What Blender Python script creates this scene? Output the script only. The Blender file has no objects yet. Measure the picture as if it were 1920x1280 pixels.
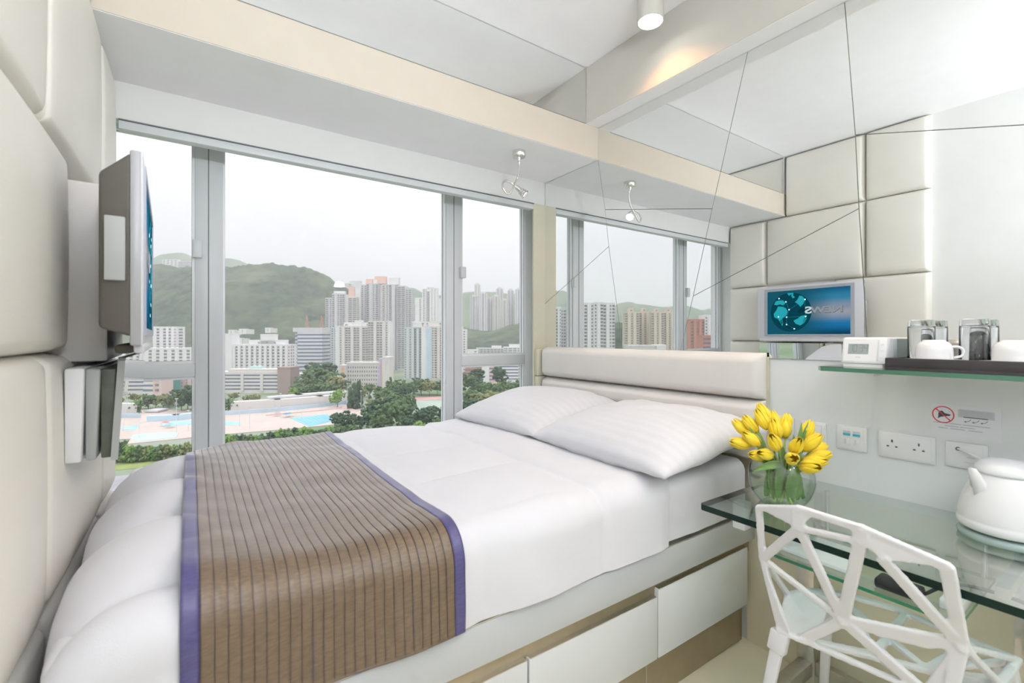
import bpy, bmesh, math, random
from mathutils import Vector, Matrix, noise
rnd = random.Random(7)
sc = bpy.context.scene
C = sc.collection

# ------------------------------------------------------------------ camera
F_PX, YAW, V0, EYE = 872.0, math.radians(34.6), 631.0, 1.288
SY, CY = math.sin(YAW), math.cos(YAW)
cam = bpy.data.cameras.new('camera')
cam.sensor_width = 36.0
cam.lens = F_PX / 1920 * 36
cam.shift_y = -(640 - V0) / 1920
cam.clip_start, cam.clip_end = 0.02, 20000
cam.dof.use_dof = True
cam.dof.focus_distance = 3.0
cam.dof.aperture_fstop = 4.0
camo = bpy.data.objects.new('camera', cam)
camo.location = (0, 0, EYE)
camo.rotation_euler = (math.pi / 2, 0, -YAW)
C.objects.link(camo)
sc.camera = camo

# ------------------------------------------------------------------ sky, sun, exposure
SKY_STRENGTH = 0.535
world = bpy.data.worlds.new('overcast_sky')
sc.world = world
world.use_nodes = True
wn, wl = world.node_tree.nodes, world.node_tree.links
wn.clear()
w_out = wn.new('ShaderNodeOutputWorld'); w_bg = wn.new('ShaderNodeBackground')
w_tc = wn.new('ShaderNodeTexCoord'); w_sep = wn.new('ShaderNodeSeparateXYZ')
w_ramp = wn.new('ShaderNodeMapRange')                    # overcast: zenith brighter than the horizon
w_ramp.inputs['From Min'].default_value = 0.0; w_ramp.inputs['From Max'].default_value = 1.0
w_ramp.inputs['To Min'].default_value = 0.57; w_ramp.inputs['To Max'].default_value = 2.7
w_noise = wn.new('ShaderNodeTexNoise'); w_noise.inputs['Scale'].default_value = 2.2; w_noise.inputs['Detail'].default_value = 3
w_nr = wn.new('ShaderNodeMapRange'); w_nr.inputs['From Min'].default_value = 0.3; w_nr.inputs['From Max'].default_value = 0.7
w_nr.inputs['To Min'].default_value = 0.94; w_nr.inputs['To Max'].default_value = 1.06
w_mul = wn.new('ShaderNodeMath'); w_mul.operation = 'MULTIPLY'
w_mul2 = wn.new('ShaderNodeMath'); w_mul2.operation = 'MULTIPLY'; w_mul2.inputs[1].default_value = SKY_STRENGTH
wl.new(w_tc.outputs['Generated'], w_sep.inputs[0]); wl.new(w_sep.outputs['Z'], w_ramp.inputs['Value'])
wl.new(w_tc.outputs['Generated'], w_noise.inputs['Vector']); wl.new(w_noise.outputs['Fac'], w_nr.inputs['Value'])
wl.new(w_ramp.outputs[0], w_mul.inputs[0]); wl.new(w_nr.outputs[0], w_mul.inputs[1])
wl.new(w_mul.outputs[0], w_mul2.inputs[0]); wl.new(w_mul2.outputs[0], w_bg.inputs['Strength'])
w_bg.inputs['Color'].default_value = (0.945, 0.95, 1.0, 1)
wl.new(w_bg.outputs[0], w_out.inputs[0])

sun = bpy.data.lights.new('veiled_sun', 'SUN')            # sun behind thin cloud, high behind the hotel
sun.energy = 0.22
sun.angle = math.radians(40)
sun.color = (1.0, 0.97, 0.93)
suno = bpy.data.objects.new('veiled_sun', sun)
suno.rotation_euler = (math.radians(48), 0, math.radians(-25))
C.objects.link(suno)

sc.view_settings.view_transform = 'Standard'
sc.view_settings.look = 'None'
sc.view_settings.gamma = 1.0
sc.view_settings.use_curve_mapping = False
sc.view_settings.exposure = 0.95
cy = sc.cycles
cy.use_denoising = True
cy.max_bounces = 8; cy.diffuse_bounces = 4; cy.glossy_bounces = 5
cy.transmission_bounces = 8; cy.transparent_max_bounces = 24; cy.volume_bounces = 1
cy.use_adaptive_sampling = True; cy.adaptive_threshold = 0.08; cy.adaptive_min_samples = 16
cy.sample_clamp_indirect = 4.0
cy.caustics_reflective = True; cy.caustics_refractive = False

# ------------------------------------------------------------------ material helpers
def new_mat(name):
    m = bpy.data.materials.new(name); m.use_nodes = True
    m.cycles.emission_sampling = 'NONE'
    nt = m.node_tree; nt.nodes.clear()
    out = nt.nodes.new('ShaderNodeOutputMaterial')
    return m, nt, out
def pmat(name, col, rough=0.5, metal=0.0, spec=0.5, var=0.0, vscale=8.0, bump=0.0, bscale=60.0, sheen=0.0, coat=0.0, emis=None, estr=0.0, col2=None):
    m, nt, out = new_mat(name)
    b = nt.nodes.new('ShaderNodeBsdfPrincipled')
    b.inputs['Base Color'].default_value = (*col, 1); b.inputs['Roughness'].default_value = rough
    b.inputs['Metallic'].default_value = metal; b.inputs['Specular IOR Level'].default_value = spec
    b.inputs['Sheen Weight'].default_value = sheen; b.inputs['Coat Weight'].default_value = coat
    b.inputs['Coat Roughness'].default_value = 0.08
    if emis: b.inputs['Emission Color'].default_value = (*emis, 1); b.inputs['Emission Strength'].default_value = estr
    tc = nt.nodes.new('ShaderNodeTexCoord')
    if var > 0 or col2:
        n = nt.nodes.new('ShaderNodeTexNoise'); n.inputs['Scale'].default_value = vscale; n.inputs['Detail'].default_value = 4
        nt.links.new(tc.outputs['Object'], n.inputs['Vector'])
        r = nt.nodes.new('ShaderNodeValToRGB')
        c2 = col2 or tuple(min(1, c * (1 + var)) for c in col)
        c1 = col if col2 else tuple(c * (1 - var) for c in col)
        r.color_ramp.elements[0].position = 0.35; r.color_ramp.elements[0].color = (*c1, 1)
        r.color_ramp.elements[1].position = 0.65; r.color_ramp.elements[1].color = (*c2, 1)
        nt.links.new(n.outputs['Fac'], r.inputs[0]); nt.links.new(r.outputs[0], b.inputs['Base Color'])
    if bump > 0:
        n2 = nt.nodes.new('ShaderNodeTexNoise'); n2.inputs['Scale'].default_value = bscale; n2.inputs['Detail'].default_value = 3
        nt.links.new(tc.outputs['Object'], n2.inputs['Vector'])
        bp = nt.nodes.new('ShaderNodeBump'); bp.inputs['Strength'].default_value = bump; bp.inputs['Distance'].default_value = 0.01
        nt.links.new(n2.outputs['Fac'], bp.inputs['Height']); nt.links.new(bp.outputs[0], b.inputs['Normal'])
    nt.links.new(b.outputs[0], out.inputs[0])
    return m
def clear_glass(name, tint, refl=1.0, ior=1.45, rough=0.0):
    m, nt, out = new_mat(name)
    t = nt.nodes.new('ShaderNodeBsdfTransparent'); t.inputs[0].default_value = (*tint, 1)
    g = nt.nodes.new('ShaderNodeBsdfGlossy'); g.inputs['Roughness'].default_value = rough
    f = nt.nodes.new('ShaderNodeFresnel'); f.inputs[0].default_value = ior
    mu = nt.nodes.new('ShaderNodeMath'); mu.operation = 'MULTIPLY'; mu.inputs[1].default_value = refl
    mx = nt.nodes.new('ShaderNodeMixShader')
    ge = nt.nodes.new('ShaderNodeNewGeometry'); fb = nt.nodes.new('ShaderNodeMath'); fb.operation = 'SUBTRACT'; fb.inputs[0].default_value = 1.0
    nt.links.new(ge.outputs['Backfacing'], fb.inputs[1]); m2 = nt.nodes.new('ShaderNodeMath'); m2.operation = 'MULTIPLY'
    nt.links.new(f.outputs[0], mu.inputs[0]); nt.links.new(mu.outputs[0], m2.inputs[0]); nt.links.new(fb.outputs[0], m2.inputs[1]); nt.links.new(m2.outputs[0], mx.inputs[0])
    nt.links.new(t.outputs[0], mx.inputs[1]); nt.links.new(g.outputs[0], mx.inputs[2]); nt.links.new(mx.outputs[0], out.inputs[0])
    return m
def emit_mat(name, col, s):
    m, nt, out = new_mat(name)
    e = nt.nodes.new('ShaderNodeEmission'); e.inputs[0].default_value = (*col, 1); e.inputs[1].default_value = s
    nt.links.new(e.outputs[0], out.inputs[0]); return m

M = {}
M['ceiling'] = pmat('ceiling_paint', (0.92, 0.925, 0.935), 0.8, spec=0.2, var=0.01, bump=0.02, bscale=200)
M['wall'] = pmat('wall_paint', (0.87, 0.875, 0.86), 0.6, spec=0.3, var=0.01, bump=0.02, bscale=180)
M['beam'] = pmat('warm_beam_paint', (0.67, 0.61, 0.515), 0.7, spec=0.25, var=0.012, bump=0.02, bscale=180)
M['lacquer'] = pmat('white_lacquer_board', (0.74, 0.765, 0.77), 0.3, spec=0.4, var=0.008, vscale=3)
M['rail'] = pmat('satin_white_rail', (0.60, 0.625, 0.64), 0.32, spec=0.4, var=0.008, vscale=3)
M['wall_board'] = pmat('white_wall_board', (0.80, 0.825, 0.83), 0.3, spec=0.4, var=0.008, vscale=3)
M['cream'] = pmat('cream_laminate', (0.82, 0.76, 0.59), 0.45, spec=0.4, var=0.015)
M['leather'] = pmat('cream_leather', (0.87, 0.845, 0.775), 0.42, spec=0.4, var=0.015, vscale=5, bump=0.06, bscale=260)
M['head_leather'] = pmat('ivory_leather', (0.74, 0.715, 0.68), 0.4, spec=0.4, var=0.012, vscale=5, bump=0.05, bscale=260)
M['olive'] = pmat('olive_cream_lining', (0.62, 0.60, 0.47), 0.4, spec=0.4, var=0.02)
M['frame'] = pmat('window_aluminium', (0.63, 0.66, 0.67), 0.4, metal=0.0, spec=0.5, var=0.01)
M['frame_light'] = pmat('window_sash_white', (0.78, 0.80, 0.82), 0.35, spec=0.5, var=0.01)
M['gasket'] = pmat('dark_gasket', (0.16, 0.18, 0.19), 0.6, var=0.05)
M['pane'] = clear_glass('window_glass', (0.985, 0.985, 0.99), 0.25)
M['mirror'] = pmat('silvered_mirror', (0.89, 0.905, 0.897), 0.0, metal=1.0, var=0.0)
M['mirror_back'] = pmat('mirror_joint_backing', (0.30, 0.32, 0.31), 0.6, var=0.05)
M['mirror_edge'] = pmat('ground_mirror_edge', (0.45, 0.50, 0.48), 0.25, spec=0.8, var=0.03)
M['floor'] = pmat('cream_floor_tile', (0.88, 0.83, 0.66), 0.3, spec=0.45, var=0.02, vscale=3)
M['steel'] = pmat('brushed_steel', (0.62, 0.60, 0.56), 0.28, metal=1.0, var=0.05, vscale=30)
M['bronze'] = pmat('brushed_bronze_steel', (0.46, 0.39, 0.28), 0.35, metal=0.8, var=0.04, vscale=20)
M['chrome'] = pmat('chrome', (0.80, 0.79, 0.77), 0.12, metal=1.0, var=0.02)
M['linen'] = pmat('white_cotton', (0.77, 0.775, 0.815), 0.85, spec=0.15, sheen=0.25, var=0.008, bump=0.05, bscale=320)
M['white_gloss'] = pmat('white_gloss', (0.85, 0.855, 0.86), 0.22, spec=0.5, var=0.006)
M['white_plastic'] = pmat('white_plastic', (0.83, 0.835, 0.84), 0.35, spec=0.5, var=0.006)
M['chair'] = pmat('white_powder_coat', (0.78, 0.785, 0.80), 0.38, spec=0.45, var=0.006)
M['glass_top'] = clear_glass('green_float_glass', (0.905, 0.985, 0.965), 3.2)
M['glass_edge'] = pmat('dark_green_glass_edge', (0.006, 0.026, 0.020), 0.15, spec=0.3, var=0.2, vscale=4)
M['glass_edge_light'] = pmat('green_glass_edge', (0.03, 0.24, 0.12), 0.12, spec=0.7, var=0.2, vscale=6)
M['glass_edge_shelf'] = pmat('shelf_glass_edge', (0.07, 0.21, 0.13), 0.15, spec=0.7, var=0.15, vscale=6)
M['vase'] = clear_glass('vase_glass', (0.95, 0.975, 0.965), 2.2, 1.5)
def real_glass(name):
    m, nt, out = new_mat(name); g = nt.nodes.new('ShaderNodeBsdfGlass'); g.inputs['IOR'].default_value = 1.5; g.inputs['Color'].default_value = (.985, .99, .99, 1); g.inputs['Roughness'].default_value = 0.0
    nt.links.new(g.outputs[0], out.inputs[0]); return m
M['tumbler'] = real_glass('tumbler_glass')
M['black'] = pmat('black_rubber', (0.03, 0.03, 0.033), 0.5, var=0.1)
M['tray'] = pmat('dark_brown_tray', (0.055, 0.048, 0.052), 0.35, spec=0.5, var=0.06)
M['tv_shell'] = pmat('tv_silver_shell', (0.42, 0.43, 0.44), 0.35, spec=0.5, metal=0.15, var=0.01)
M['tv_back'] = pmat('tv_grey_back', (0.125, 0.115, 0.10), 0.5, spec=0.4, var=0.03)
M['tv_bezel'] = pmat('tv_light_bezel', (0.74, 0.75, 0.80), 0.3, spec=0.5, var=0.01)
M['grey'] = pmat('grey_plastic', (0.42, 0.44, 0.43), 0.45, var=0.03)
M['clock_side'] = pmat('clock_grey_side', (0.42, 0.47, 0.47), 0.4, var=0.03)
M['lcd'] = pmat('lcd_grey', (0.36, 0.41, 0.40), 0.25, spec=0.5, var=0.02)
M['lcd_ink'] = pmat('lcd_segment', (0.20, 0.235, 0.25), 0.4, var=0.02)
M['petal'] = pmat('yellow_petal', (0.92, 0.66, 0.02), 0.5, spec=0.3, sheen=0.2, col2=(0.97, 0.78, 0.06), vscale=25)
M['leaf'] = pmat('tulip_leaf', (0.13, 0.27, 0.06), 0.45, spec=0.35, col2=(0.26, 0.40, 0.15), vscale=14)
M['stem'] = pmat('tulip_stem', (0.34, 0.50, 0.10), 0.45, col2=(0.48, 0.62, 0.18), vscale=18)
M['red'] = pmat('printed_red', (0.80, 0.06, 0.08), 0.5, var=0.02)
M['ink'] = pmat('printed_dark_ink', (0.07, 0.08, 0.10), 0.6, var=0.03)
M['ink_grey'] = pmat('printed_grey_ink', (0.42, 0.44, 0.50), 0.6, var=0.03)
M['ink_pale'] = pmat('printed_pale_grey', (0.62, 0.65, 0.68), 0.6, var=0.02)
M['paper'] = pmat('notice_paper', (0.82, 0.835, 0.87), 0.5, var=0.006)
M['blue_label'] = pmat('blue_label', (0.07, 0.48, 0.66), 0.4, var=0.03)
M['lamp_warm'] = emit_mat('lamp_warm', (1.0, 0.93, 0.80), 9.0)
M['lamp_pink'] = emit_mat('lamp_spot', (1.0, 0.94, 0.92), 5.0)
M['lamp_body'] = pmat('lamp_painted_body', (0.62, 0.61, 0.55), 0.5, var=0.01)

# ------------------------------------------------------------------ mesh helpers
class MB:
    def __init__(s): s.v = []; s.f = []; s.m = []
    def add(s, vs, fs, mi=0):
        o = len(s.v); s.v += [tuple(p) for p in vs]
        for f in fs: s.f.append(tuple(i + o for i in f)); s.m.append(mi)
        return s
    def box(s, x0, x1, y0, y1, z0, z1, mi=0):
        v = [(x, y, z) for z in (z0, z1) for y in (y0, y1) for x in (x0, x1)]
        return s.add(v, [(0, 2, 3, 1), (4, 5, 7, 6), (0, 1, 5, 4), (2, 6, 7, 3), (0, 4, 6, 2), (1, 3, 7, 5)], mi)
    def prism(s, pts, off, mi=0, mi_side=None):          # polygon extruded by a vector
        n = len(pts); off = Vector(off); a = [Vector(p) for p in pts]
        vs = a + [p + off for p in a]
        s.add(vs, [tuple(range(n))[::-1]], mi); o = len(s.v) - 2 * n
        s.f.append(tuple(o + n + i for i in range(n))); s.m.append(mi)
        for i in range(n):
            j = (i + 1) % n
            s.f.append((o + i, o + j, o + n + j, o + n + i)); s.m.append(mi if mi_side is None else mi_side)
        return s
    def cyl(s, p0, p1, r0, r1=None, n=20, mi=0, caps=True):
        r1 = r0 if r1 is None else r1
        p0, p1 = Vector(p0), Vector(p1); d = (p1 - p0).normalized()
        a = d.orthogonal().normalized(); b = d.cross(a)
        vs = []
        for p, r in ((p0, r0), (p1, r1)):
            for i in range(n):
                t = 2 * math.pi * i / n; vs.append(p + (a * math.cos(t) + b * math.sin(t)) * r)
        fs = [(i, (i + 1) % n, n + (i + 1) % n, n + i) for i in range(n)]
        if caps: fs += [tuple(range(n))[::-1], tuple(range(n, 2 * n))]
        return s.add(vs, fs, mi)
    def tube(s, pts, r, n=8, mi=0, caps=True):
        pts = [Vector(p) for p in pts]; k = len(pts); vs = []; a = None
        for i, p in enumerate(pts):
            d = (pts[min(i + 1, k - 1)] - pts[max(i - 1, 0)]).normalized()
            a = d.orthogonal().normalized() if a is None else (a - d * a.dot(d)).normalized()
            b = d.cross(a); rr = r[i] if isinstance(r, (list, tuple)) else r
            for j in range(n):
                t = 2 * math.pi * j / n; vs.append(p + (a * math.cos(t) + b * math.sin(t)) * rr)
        fs = [(i * n + j, i * n + (j + 1) % n, (i + 1) * n + (j + 1) % n, (i + 1) * n + j) for i in range(k - 1) for j in range(n)]
        if caps: fs += [tuple(range(n))[::-1], tuple(range((k - 1) * n, k * n))]
        return s.add(vs, fs, mi)
    def lathe(s, prof, c=(0, 0, 0), n=32, mi=0, axis=None):   # prof: (radius, height)
        c = Vector(c); d = Vector(axis or (0, 0, 1)).normalized(); a = d.orthogonal().normalized(); b = d.cross(a)
        vs = []; fs = []; k = len(prof)
        for r, h in prof:
            for j in range(n):
                t = 2 * math.pi * j / n; vs.append(c + d * h + (a * math.cos(t) + b * math.sin(t)) * max(r, 1e-5))
        for i in range(k - 1):
            for j in range(n): fs.append((i * n + j, i * n + (j + 1) % n, (i + 1) * n + (j + 1) % n, (i + 1) * n + j))
        return s.add(vs, fs, mi)
    def grid(s, fn, nu, nv, mi=0):
        vs = [fn(i / nu, j / nv) for i in range(nu + 1) for j in range(nv + 1)]
        fs = [(i * (nv + 1) + j, (i + 1) * (nv + 1) + j, (i + 1) * (nv + 1) + j + 1, i * (nv + 1) + j + 1) for i in range(nu) for j in range(nv)]
        return s.add(vs, fs, mi)
    def ico(s, c, r, sub=1, jit=0.0, mi=0, sq=(1, 1, 1), rg=rnd):
        bm = bmesh.new(); bmesh.ops.create_icosphere(bm, subdivisions=sub, radius=1.0)
        bm.verts.ensure_lookup_table()
        vs = []
        for v in bm.verts:
            k = r * (1 + rg.uniform(-jit, jit)); vs.append((c[0] + v.co.x * k * sq[0], c[1] + v.co.y * k * sq[1], c[2] + v.co.z * k * sq[2]))
        fs = [tuple(v.index for v in f.verts) for f in bm.faces]; bm.free()
        return s.add(vs, fs, mi)
    def bar(s, p, q, w, t, nrm=(0, 0, 1), mi=0, ext=0.0):    # flat bar, width w across, thickness t along nrm
        p, q = Vector(p), Vector(q); d = (q - p).normalized(); p = p - d * ext; q = q + d * ext
        n = Vector(nrm); n = (n - d * n.dot(d)).normalized(); a = d.cross(n)
        vs = [e + a * (i * w / 2) + n * (j * t / 2) for e in (p, q) for i, j in ((-1, -1), (1, -1), (1, 1), (-1, 1))]
        return s.add(vs, [(3, 2, 1, 0), (4, 5, 6, 7), (0, 1, 5, 4), (1, 2, 6, 5), (2, 3, 7, 6), (3, 0, 4, 7)], mi)
    def build(s, name, mats, parent=None, smooth=False, bevel=0.0, seg=2, local=False, angle=None, kind=None):
        me = bpy.data.meshes.new(name)
        vs = s.v
        if parent is not None and not local:
            inv = parent['_inv'] if False else root_inv(parent)
            vs = [tuple(inv @ Vector(p)) for p in vs]
        me.from_pydata(vs, [], s.f)
        mats = mats if isinstance(mats, (list, tuple)) else [mats]
        for m in mats: me.materials.append(m)
        me.polygons.foreach_set('material_index', s.m)
        bm = bmesh.new(); bm.from_mesh(me)
        if bevel > 0:
            bmesh.ops.remove_doubles(bm, verts=bm.verts, dist=1e-6)
            es = [e for e in bm.edges if len(e.link_faces) == 2 and e.calc_face_angle(0) > 0.5]
            bmesh.ops.bevel(bm, geom=es, offset=bevel, segments=seg, profile=0.5, affect='EDGES', clamp_overlap=True)
        bmesh.ops.recalc_face_normals(bm, faces=bm.faces)
        bm.to_mesh(me); bm.free()
        if smooth or bevel > 0: me.polygons.foreach_set('use_smooth', [True] * len(me.polygons))
        if (bevel > 0 and not smooth) or angle: me.set_sharp_from_angle(angle=angle or math.radians(40))
        o = bpy.data.objects.new(name, me); C.objects.link(o)
        if parent is not None: o.parent = parent
        if kind: o['kind'] = kind
        return o
ROOTS = {}
def root_matrix(o):
    m = ROOTS.get(o.name, Matrix.Identity(4))
    return m
def root_inv(o):
    p = o; 
    while p.parent is not None: p = p.parent
    return root_matrix(p).inverted()
def tag(o, label=None, cat=None, group=None, kind=None):
    if label: o['label'] = label
    if cat: o['category'] = cat
    if group: o['group'] = group
    if kind: o['kind'] = kind
    return o
def thing(name, label, cat, loc=(0, 0, 0), rz=0.0, group=None):
    o = bpy.data.objects.new(name, None); C.objects.link(o)
    o.empty_display_size = 0.05
    o.location = loc; o.rotation_euler = (0, 0, rz)
    ROOTS[o.name] = Matrix.Translation(loc) @ Matrix.Rotation(rz, 4, 'Z')
    return tag(o, label, cat, group)
def struct(o): o['kind'] = 'structure'; return o
def copy_tree(o, parent=None):
    c = o.copy(); C.objects.link(c); c.parent = parent
    for ch in list(o.children): copy_tree(ch, c)
    return c
def smoothstep(t): t = max(0.0, min(1.0, t)); return t * t * (3 - 2 * t)

# ================================================================== ROOM SHELL
XR, YW, ZC = 1.95, 2.432, 2.815            # headboard wall, window wall, ceiling
XL = -0.30                                  # left wall behind the padded panels
YB = 1.938                                  # front of the beam over the window
struct(MB().box(XL - .2, XR + .2, -2.0, YW + .05, -.12, 0).build('floor', M['floor']))
struct(MB().box(XL - .2, XR + .2, -2.0, YW + .05, ZC, ZC + .12).build('ceiling', M['ceiling']))
struct(MB().box(XR, XR + .15, -2.0, YW, 0, ZC).build('wall_right', M['wall_board']))
wall_left = struct(MB().box(XL - .15, XL, -2.0, YW, 0, ZC).build('wall_left', M['wall']))
struct(MB().box(XL, XR, -2.0, -1.85, 0, ZC).build('wall_back', M['wall']))
WP = 2.690                                               # window plane: a shallow bay behind the lintel, wider than the room
ww = MB()
ww.box(-.66, 2.14, YW, YW + .05, 2.163, ZC)             # lintel
ww.box(-.66, 2.14, YW, YW + .05, 0, .52)                # spandrel in front of the bay
ww.box(-.66, XL, YW, YW + .02, .52, 2.163)              # returns beside the room walls
ww.box(XR, 2.14, YW, YW + .02, .52, 2.163)
ww.box(-.66, -.565, YW + .02, WP + .12, .40, 2.45)      # bay cheeks
ww.box(2.045, 2.14, YW + .02, WP + .12, .40, 2.45)
ww.box(-.565, 2.045, YW + .05, WP + .12, 2.262, 2.45)   # bay head
ww.box(-.565, 2.045, YW + .05, WP + .12, .40, .545)     # bay ledge
struct(ww.build('wall_window', pmat('lintel_paint', (0.74, 0.75, 0.73), 0.6, spec=0.3, var=0.01)))
struct(MB().box(1.85, XR, YW - .003, YW + .012, .52, 2.163).build('trim_1', M['olive']))
# cream lining under the desk, on the wall
struct(MB().box(XR - .006, XR, -1.8, 1.06, 0.0, .712).build('trim_2', M['cream']))
# beam over the window: warm front board, pale soffit
bm_ = MB(); bm_.box(XL, XR, YB + .004, YW, 2.313, ZC - .001, 0)
struct(bm_.build('trim_3', M['ceiling']))
struct(MB().box(XL, XR, YB, YB + .012, 2.315, 2.497).build('trim_4', M['beam']))
# bulkhead along the headboard wall above the mirror
bk = MB(); bk.box(1.850, XR, -1.85, YB, 2.497, ZC)
struct(bk.build('trim_5', M['ceiling']))
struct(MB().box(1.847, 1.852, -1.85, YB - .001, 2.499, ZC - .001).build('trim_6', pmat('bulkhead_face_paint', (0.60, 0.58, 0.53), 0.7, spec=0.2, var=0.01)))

# ------------------------------------------------------------------ window
win = struct(bpy.data.objects.new('window_1', None)); C.objects.link(win)
win.location = (0.75, WP, .545); ROOTS[win.name] = Matrix.Translation((0.75, WP, .545))
WZ0, WZ1 = .585, 2.225
def wpart(name, mb, mat, **k): return mb.build(name, mat, win, **k)
wpart('blind_track', MB().box(-.24, 1.85, YW - .004, YW + .045, 2.124, 2.1575), M['frame'], bevel=.003)
wpart('track_groove', MB().box(-.24, 1.85, YW - .006, YW + .02, 2.158, 2.1632), M['gasket'])
wpart('head_frame', MB().box(-.565, 2.045, WP, WP + .075, WZ1, 2.262), M['frame'], bevel=.003)
wpart('sill_frame', MB().box(-.565, 2.045, WP, WP + .075, .545, WZ0), M['frame'], bevel=.003)
PX = (-.528, .0155, .128, 1.345, 1.458, 1.972)            # pane and post edges from the padded wall to the mirror
for x0, x1 in ((PX[1], PX[2]), (PX[3], PX[4])):
    wpart('mullion', MB().box(x0, x1, WP, WP + .075, WZ0, WZ1), M['frame'], bevel=.003)
    wpart('mullion_groove', MB().box(x0 + .052, x0 + .056, WP - .0015, WP + .003, WZ0, WZ1), M['gasket'])
for x0, x1 in ((-.565, PX[0]), (PX[5], 2.045)):
    wpart('jamb_frame', MB().box(x0, x1, WP, WP + .075, WZ0, WZ1), M['frame_light'], bevel=.003)
for x0, x1 in ((PX[0], PX[1]), (PX[4], PX[5])):
    wpart('transom', MB().box(x0, x1, WP, WP + .075, 1.096, 1.160), M['frame'], bevel=.004)
def sash(x0, x1, z0, z1, w=.012):
    m = MB(); y0, y1 = WP + .012, WP + .055
    m.box(x0, x0 + w, y0, y1, z0, z1); m.box(x1 - w, x1, y0, y1, z0, z1)
    m.box(x0 + w, x1 - w, y0, y1, z0, z0 + w); m.box(x0 + w, x1 - w, y0, y1, z1 - w, z1)
    s_ = wpart('sash', m, M['frame_light'])
    g = MB(); q = .0014; a = w; ya, yb = WP + .031, WP + .0355
    g.box(x0 + a, x0 + a + q, ya, yb, z0 + a, z1 - a); g.box(x1 - a - q, x1 - a, ya, yb, z0 + a, z1 - a)
    g.box(x0 + a, x1 - a, ya, yb, z0 + a, z0 + a + q); g.box(x0 + a, x1 - a, ya, yb, z1 - a - q, z1 - a)
    g.build('gasket', M['gasket'], s_)
    MB().box(x0 + a, x1 - a, WP + .036, WP + .042, z0 + a, z1 - a).build('pane', M['pane'], s_)
sash(PX[0], PX[1], 1.160, WZ1); sash(PX[0], PX[1], WZ0, 1.096)
sash(PX[2], PX[3], WZ0, WZ1, .010)
sash(PX[4], PX[5], 1.160, WZ1); sash(PX[4], PX[5], WZ0, 1.096)
wpart('window_handle', MB().box(.006, .042, WP - .03, WP + .001, 1.664, 1.748), M['frame'], bevel=.003)
wpart('window_handle', MB().box(1.438, 1.474, WP - .03, WP + .001, 1.670, 1.742), M['frame'], bevel=.003)

# ------------------------------------------------------------------ padded wall panels on the left wall
def cushion(name, mat, y0, y1, z0, z1, xb, depth, parent, puff=.014, r=.03, flip=1, n=16):
    """upholstered pad: flat back at xb, rounded edges, slightly domed face (faces +x when flip=1)"""
    m = MB()
    def prof(t, L):                              # 0..1 -> position, falloff near the border
        return t * L
    def edge(d): 
        d = min(d, r) / r
        return math.sqrt(max(0.0, 1 - (1 - d) ** 2))
    Ly, Lz = y1 - y0, z1 - z0
    us = []
    def spaced(L):
        k = [0, .0008, .003, .007, .013, .021, r]
        body = [r + (L - 2 * r) * i / n for i in range(1, n)]
        return k + body + [L - q for q in reversed(k)]
    A, B = spaced(Ly), spaced(Lz)
    vs = []; idx = {}
    for i, a in enumerate(A):
        for j, b in enumerate(B):
            e = edge(min(a, Ly - a)) * edge(min(b, Lz - b))
            p = puff * (math.sin(math.pi * a / Ly) * math.sin(math.pi * b / Lz)) ** .6 if 0 < a < Ly and 0 < b < Lz else 0
            x = xb + flip * ((depth - puff) * e + p)
            vs.append((x, y0 + a, z0 + b))
    nb = len(B)
    fs = [(i * nb + j, (i + 1) * nb + j, (i + 1) * nb + j + 1, i * nb + j + 1) for i in range(len(A) - 1) for j in range(nb - 1)]
    m.add(vs, fs)
    return m.build(name, mat, parent, smooth=True)
ROWS = [(0.02, .70), (.70, 1.25), (1.25, 1.735), (1.735, 2.308)]
COLS = [(.99, 1.365), (1.365, 2.09), (2.09, YW - .002)]
for z0, z1 in ROWS:
    for y0, y1 in (COLS if z0 != 1.25 else [(.99, 1.575), (2.09, YW - .002)]):
        cushion('padded_panel', M['leather'], y0 + .0008, y1 - .0008, z0 + .0008, z1 - .0008, XL, .064, wall_left)
for y0, y1 in ((.99, 1.365), (1.365, YB - .002)):
    cushion('padded_panel', M['leather'], y0 + .0008, y1 - .0008, 2.309, ZC - .002, XL, .064, wall_left)

# ------------------------------------------------------------------ mirrors
def mirror_piece(pts, x, parent, gap=.0014, th=.004):      # (y, z) polygon on the headboard wall, inset by half a joint
    n = len(pts); area = sum(pts[i][0] * pts[(i + 1) % n][1] - pts[(i + 1) % n][0] * pts[i][1] for i in range(n))
    if area < 0: pts = pts[::-1]
    ins = []
    for i in range(n):
        p0, p1, p2 = Vector(pts[i - 1]), Vector(pts[i]), Vector(pts[(i + 1) % n])
        d1, d2 = (p1 - p0).normalized(), (p2 - p1).normalized()
        n1, n2 = Vector((-d1.y, d1.x)), Vector((-d2.y, d2.x))
        k = (n1 + n2); ins.append(p1 + k * (gap / max(.25, 1 + n1.dot(n2))))
    m = MB(); m.prism([(x + th, p.x, p.y) for p in ins], (-th, 0, 0), 0, 1)
    return m.build('mirror_panel', [M['mirror'], M['mirror_edge']], parent)
MX = XR - .006
ZM0, ZM1 = 1.199, 2.497
mir = thing('wall_mirror', 'wall mirror of crazy-cut angular pieces over the headboard and desk', 'mirror', (XR, .8, ZM0))
MB().box(XR - .0018, XR - .0002, -1.8, YB, ZM0, ZM1).box(XR - .0018, XR - .0002, YB, YW - .001, ZM0, 2.312).build('backing', M['mirror_back'], mir)
A0, A1, A2, A3 = (.701, ZM1), (.668, 2.005), (.657, 1.741), (.629, ZM0)
B0, B1, B2, B3 = (1.056, ZM1), (1.220, 1.868), (1.317, 1.479), (1.392, ZM0)
C0, C1, C2, C3 = (YB, 2.313), (1.883, 2.013), (1.854, 1.798), (1.748, ZM0)
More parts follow.
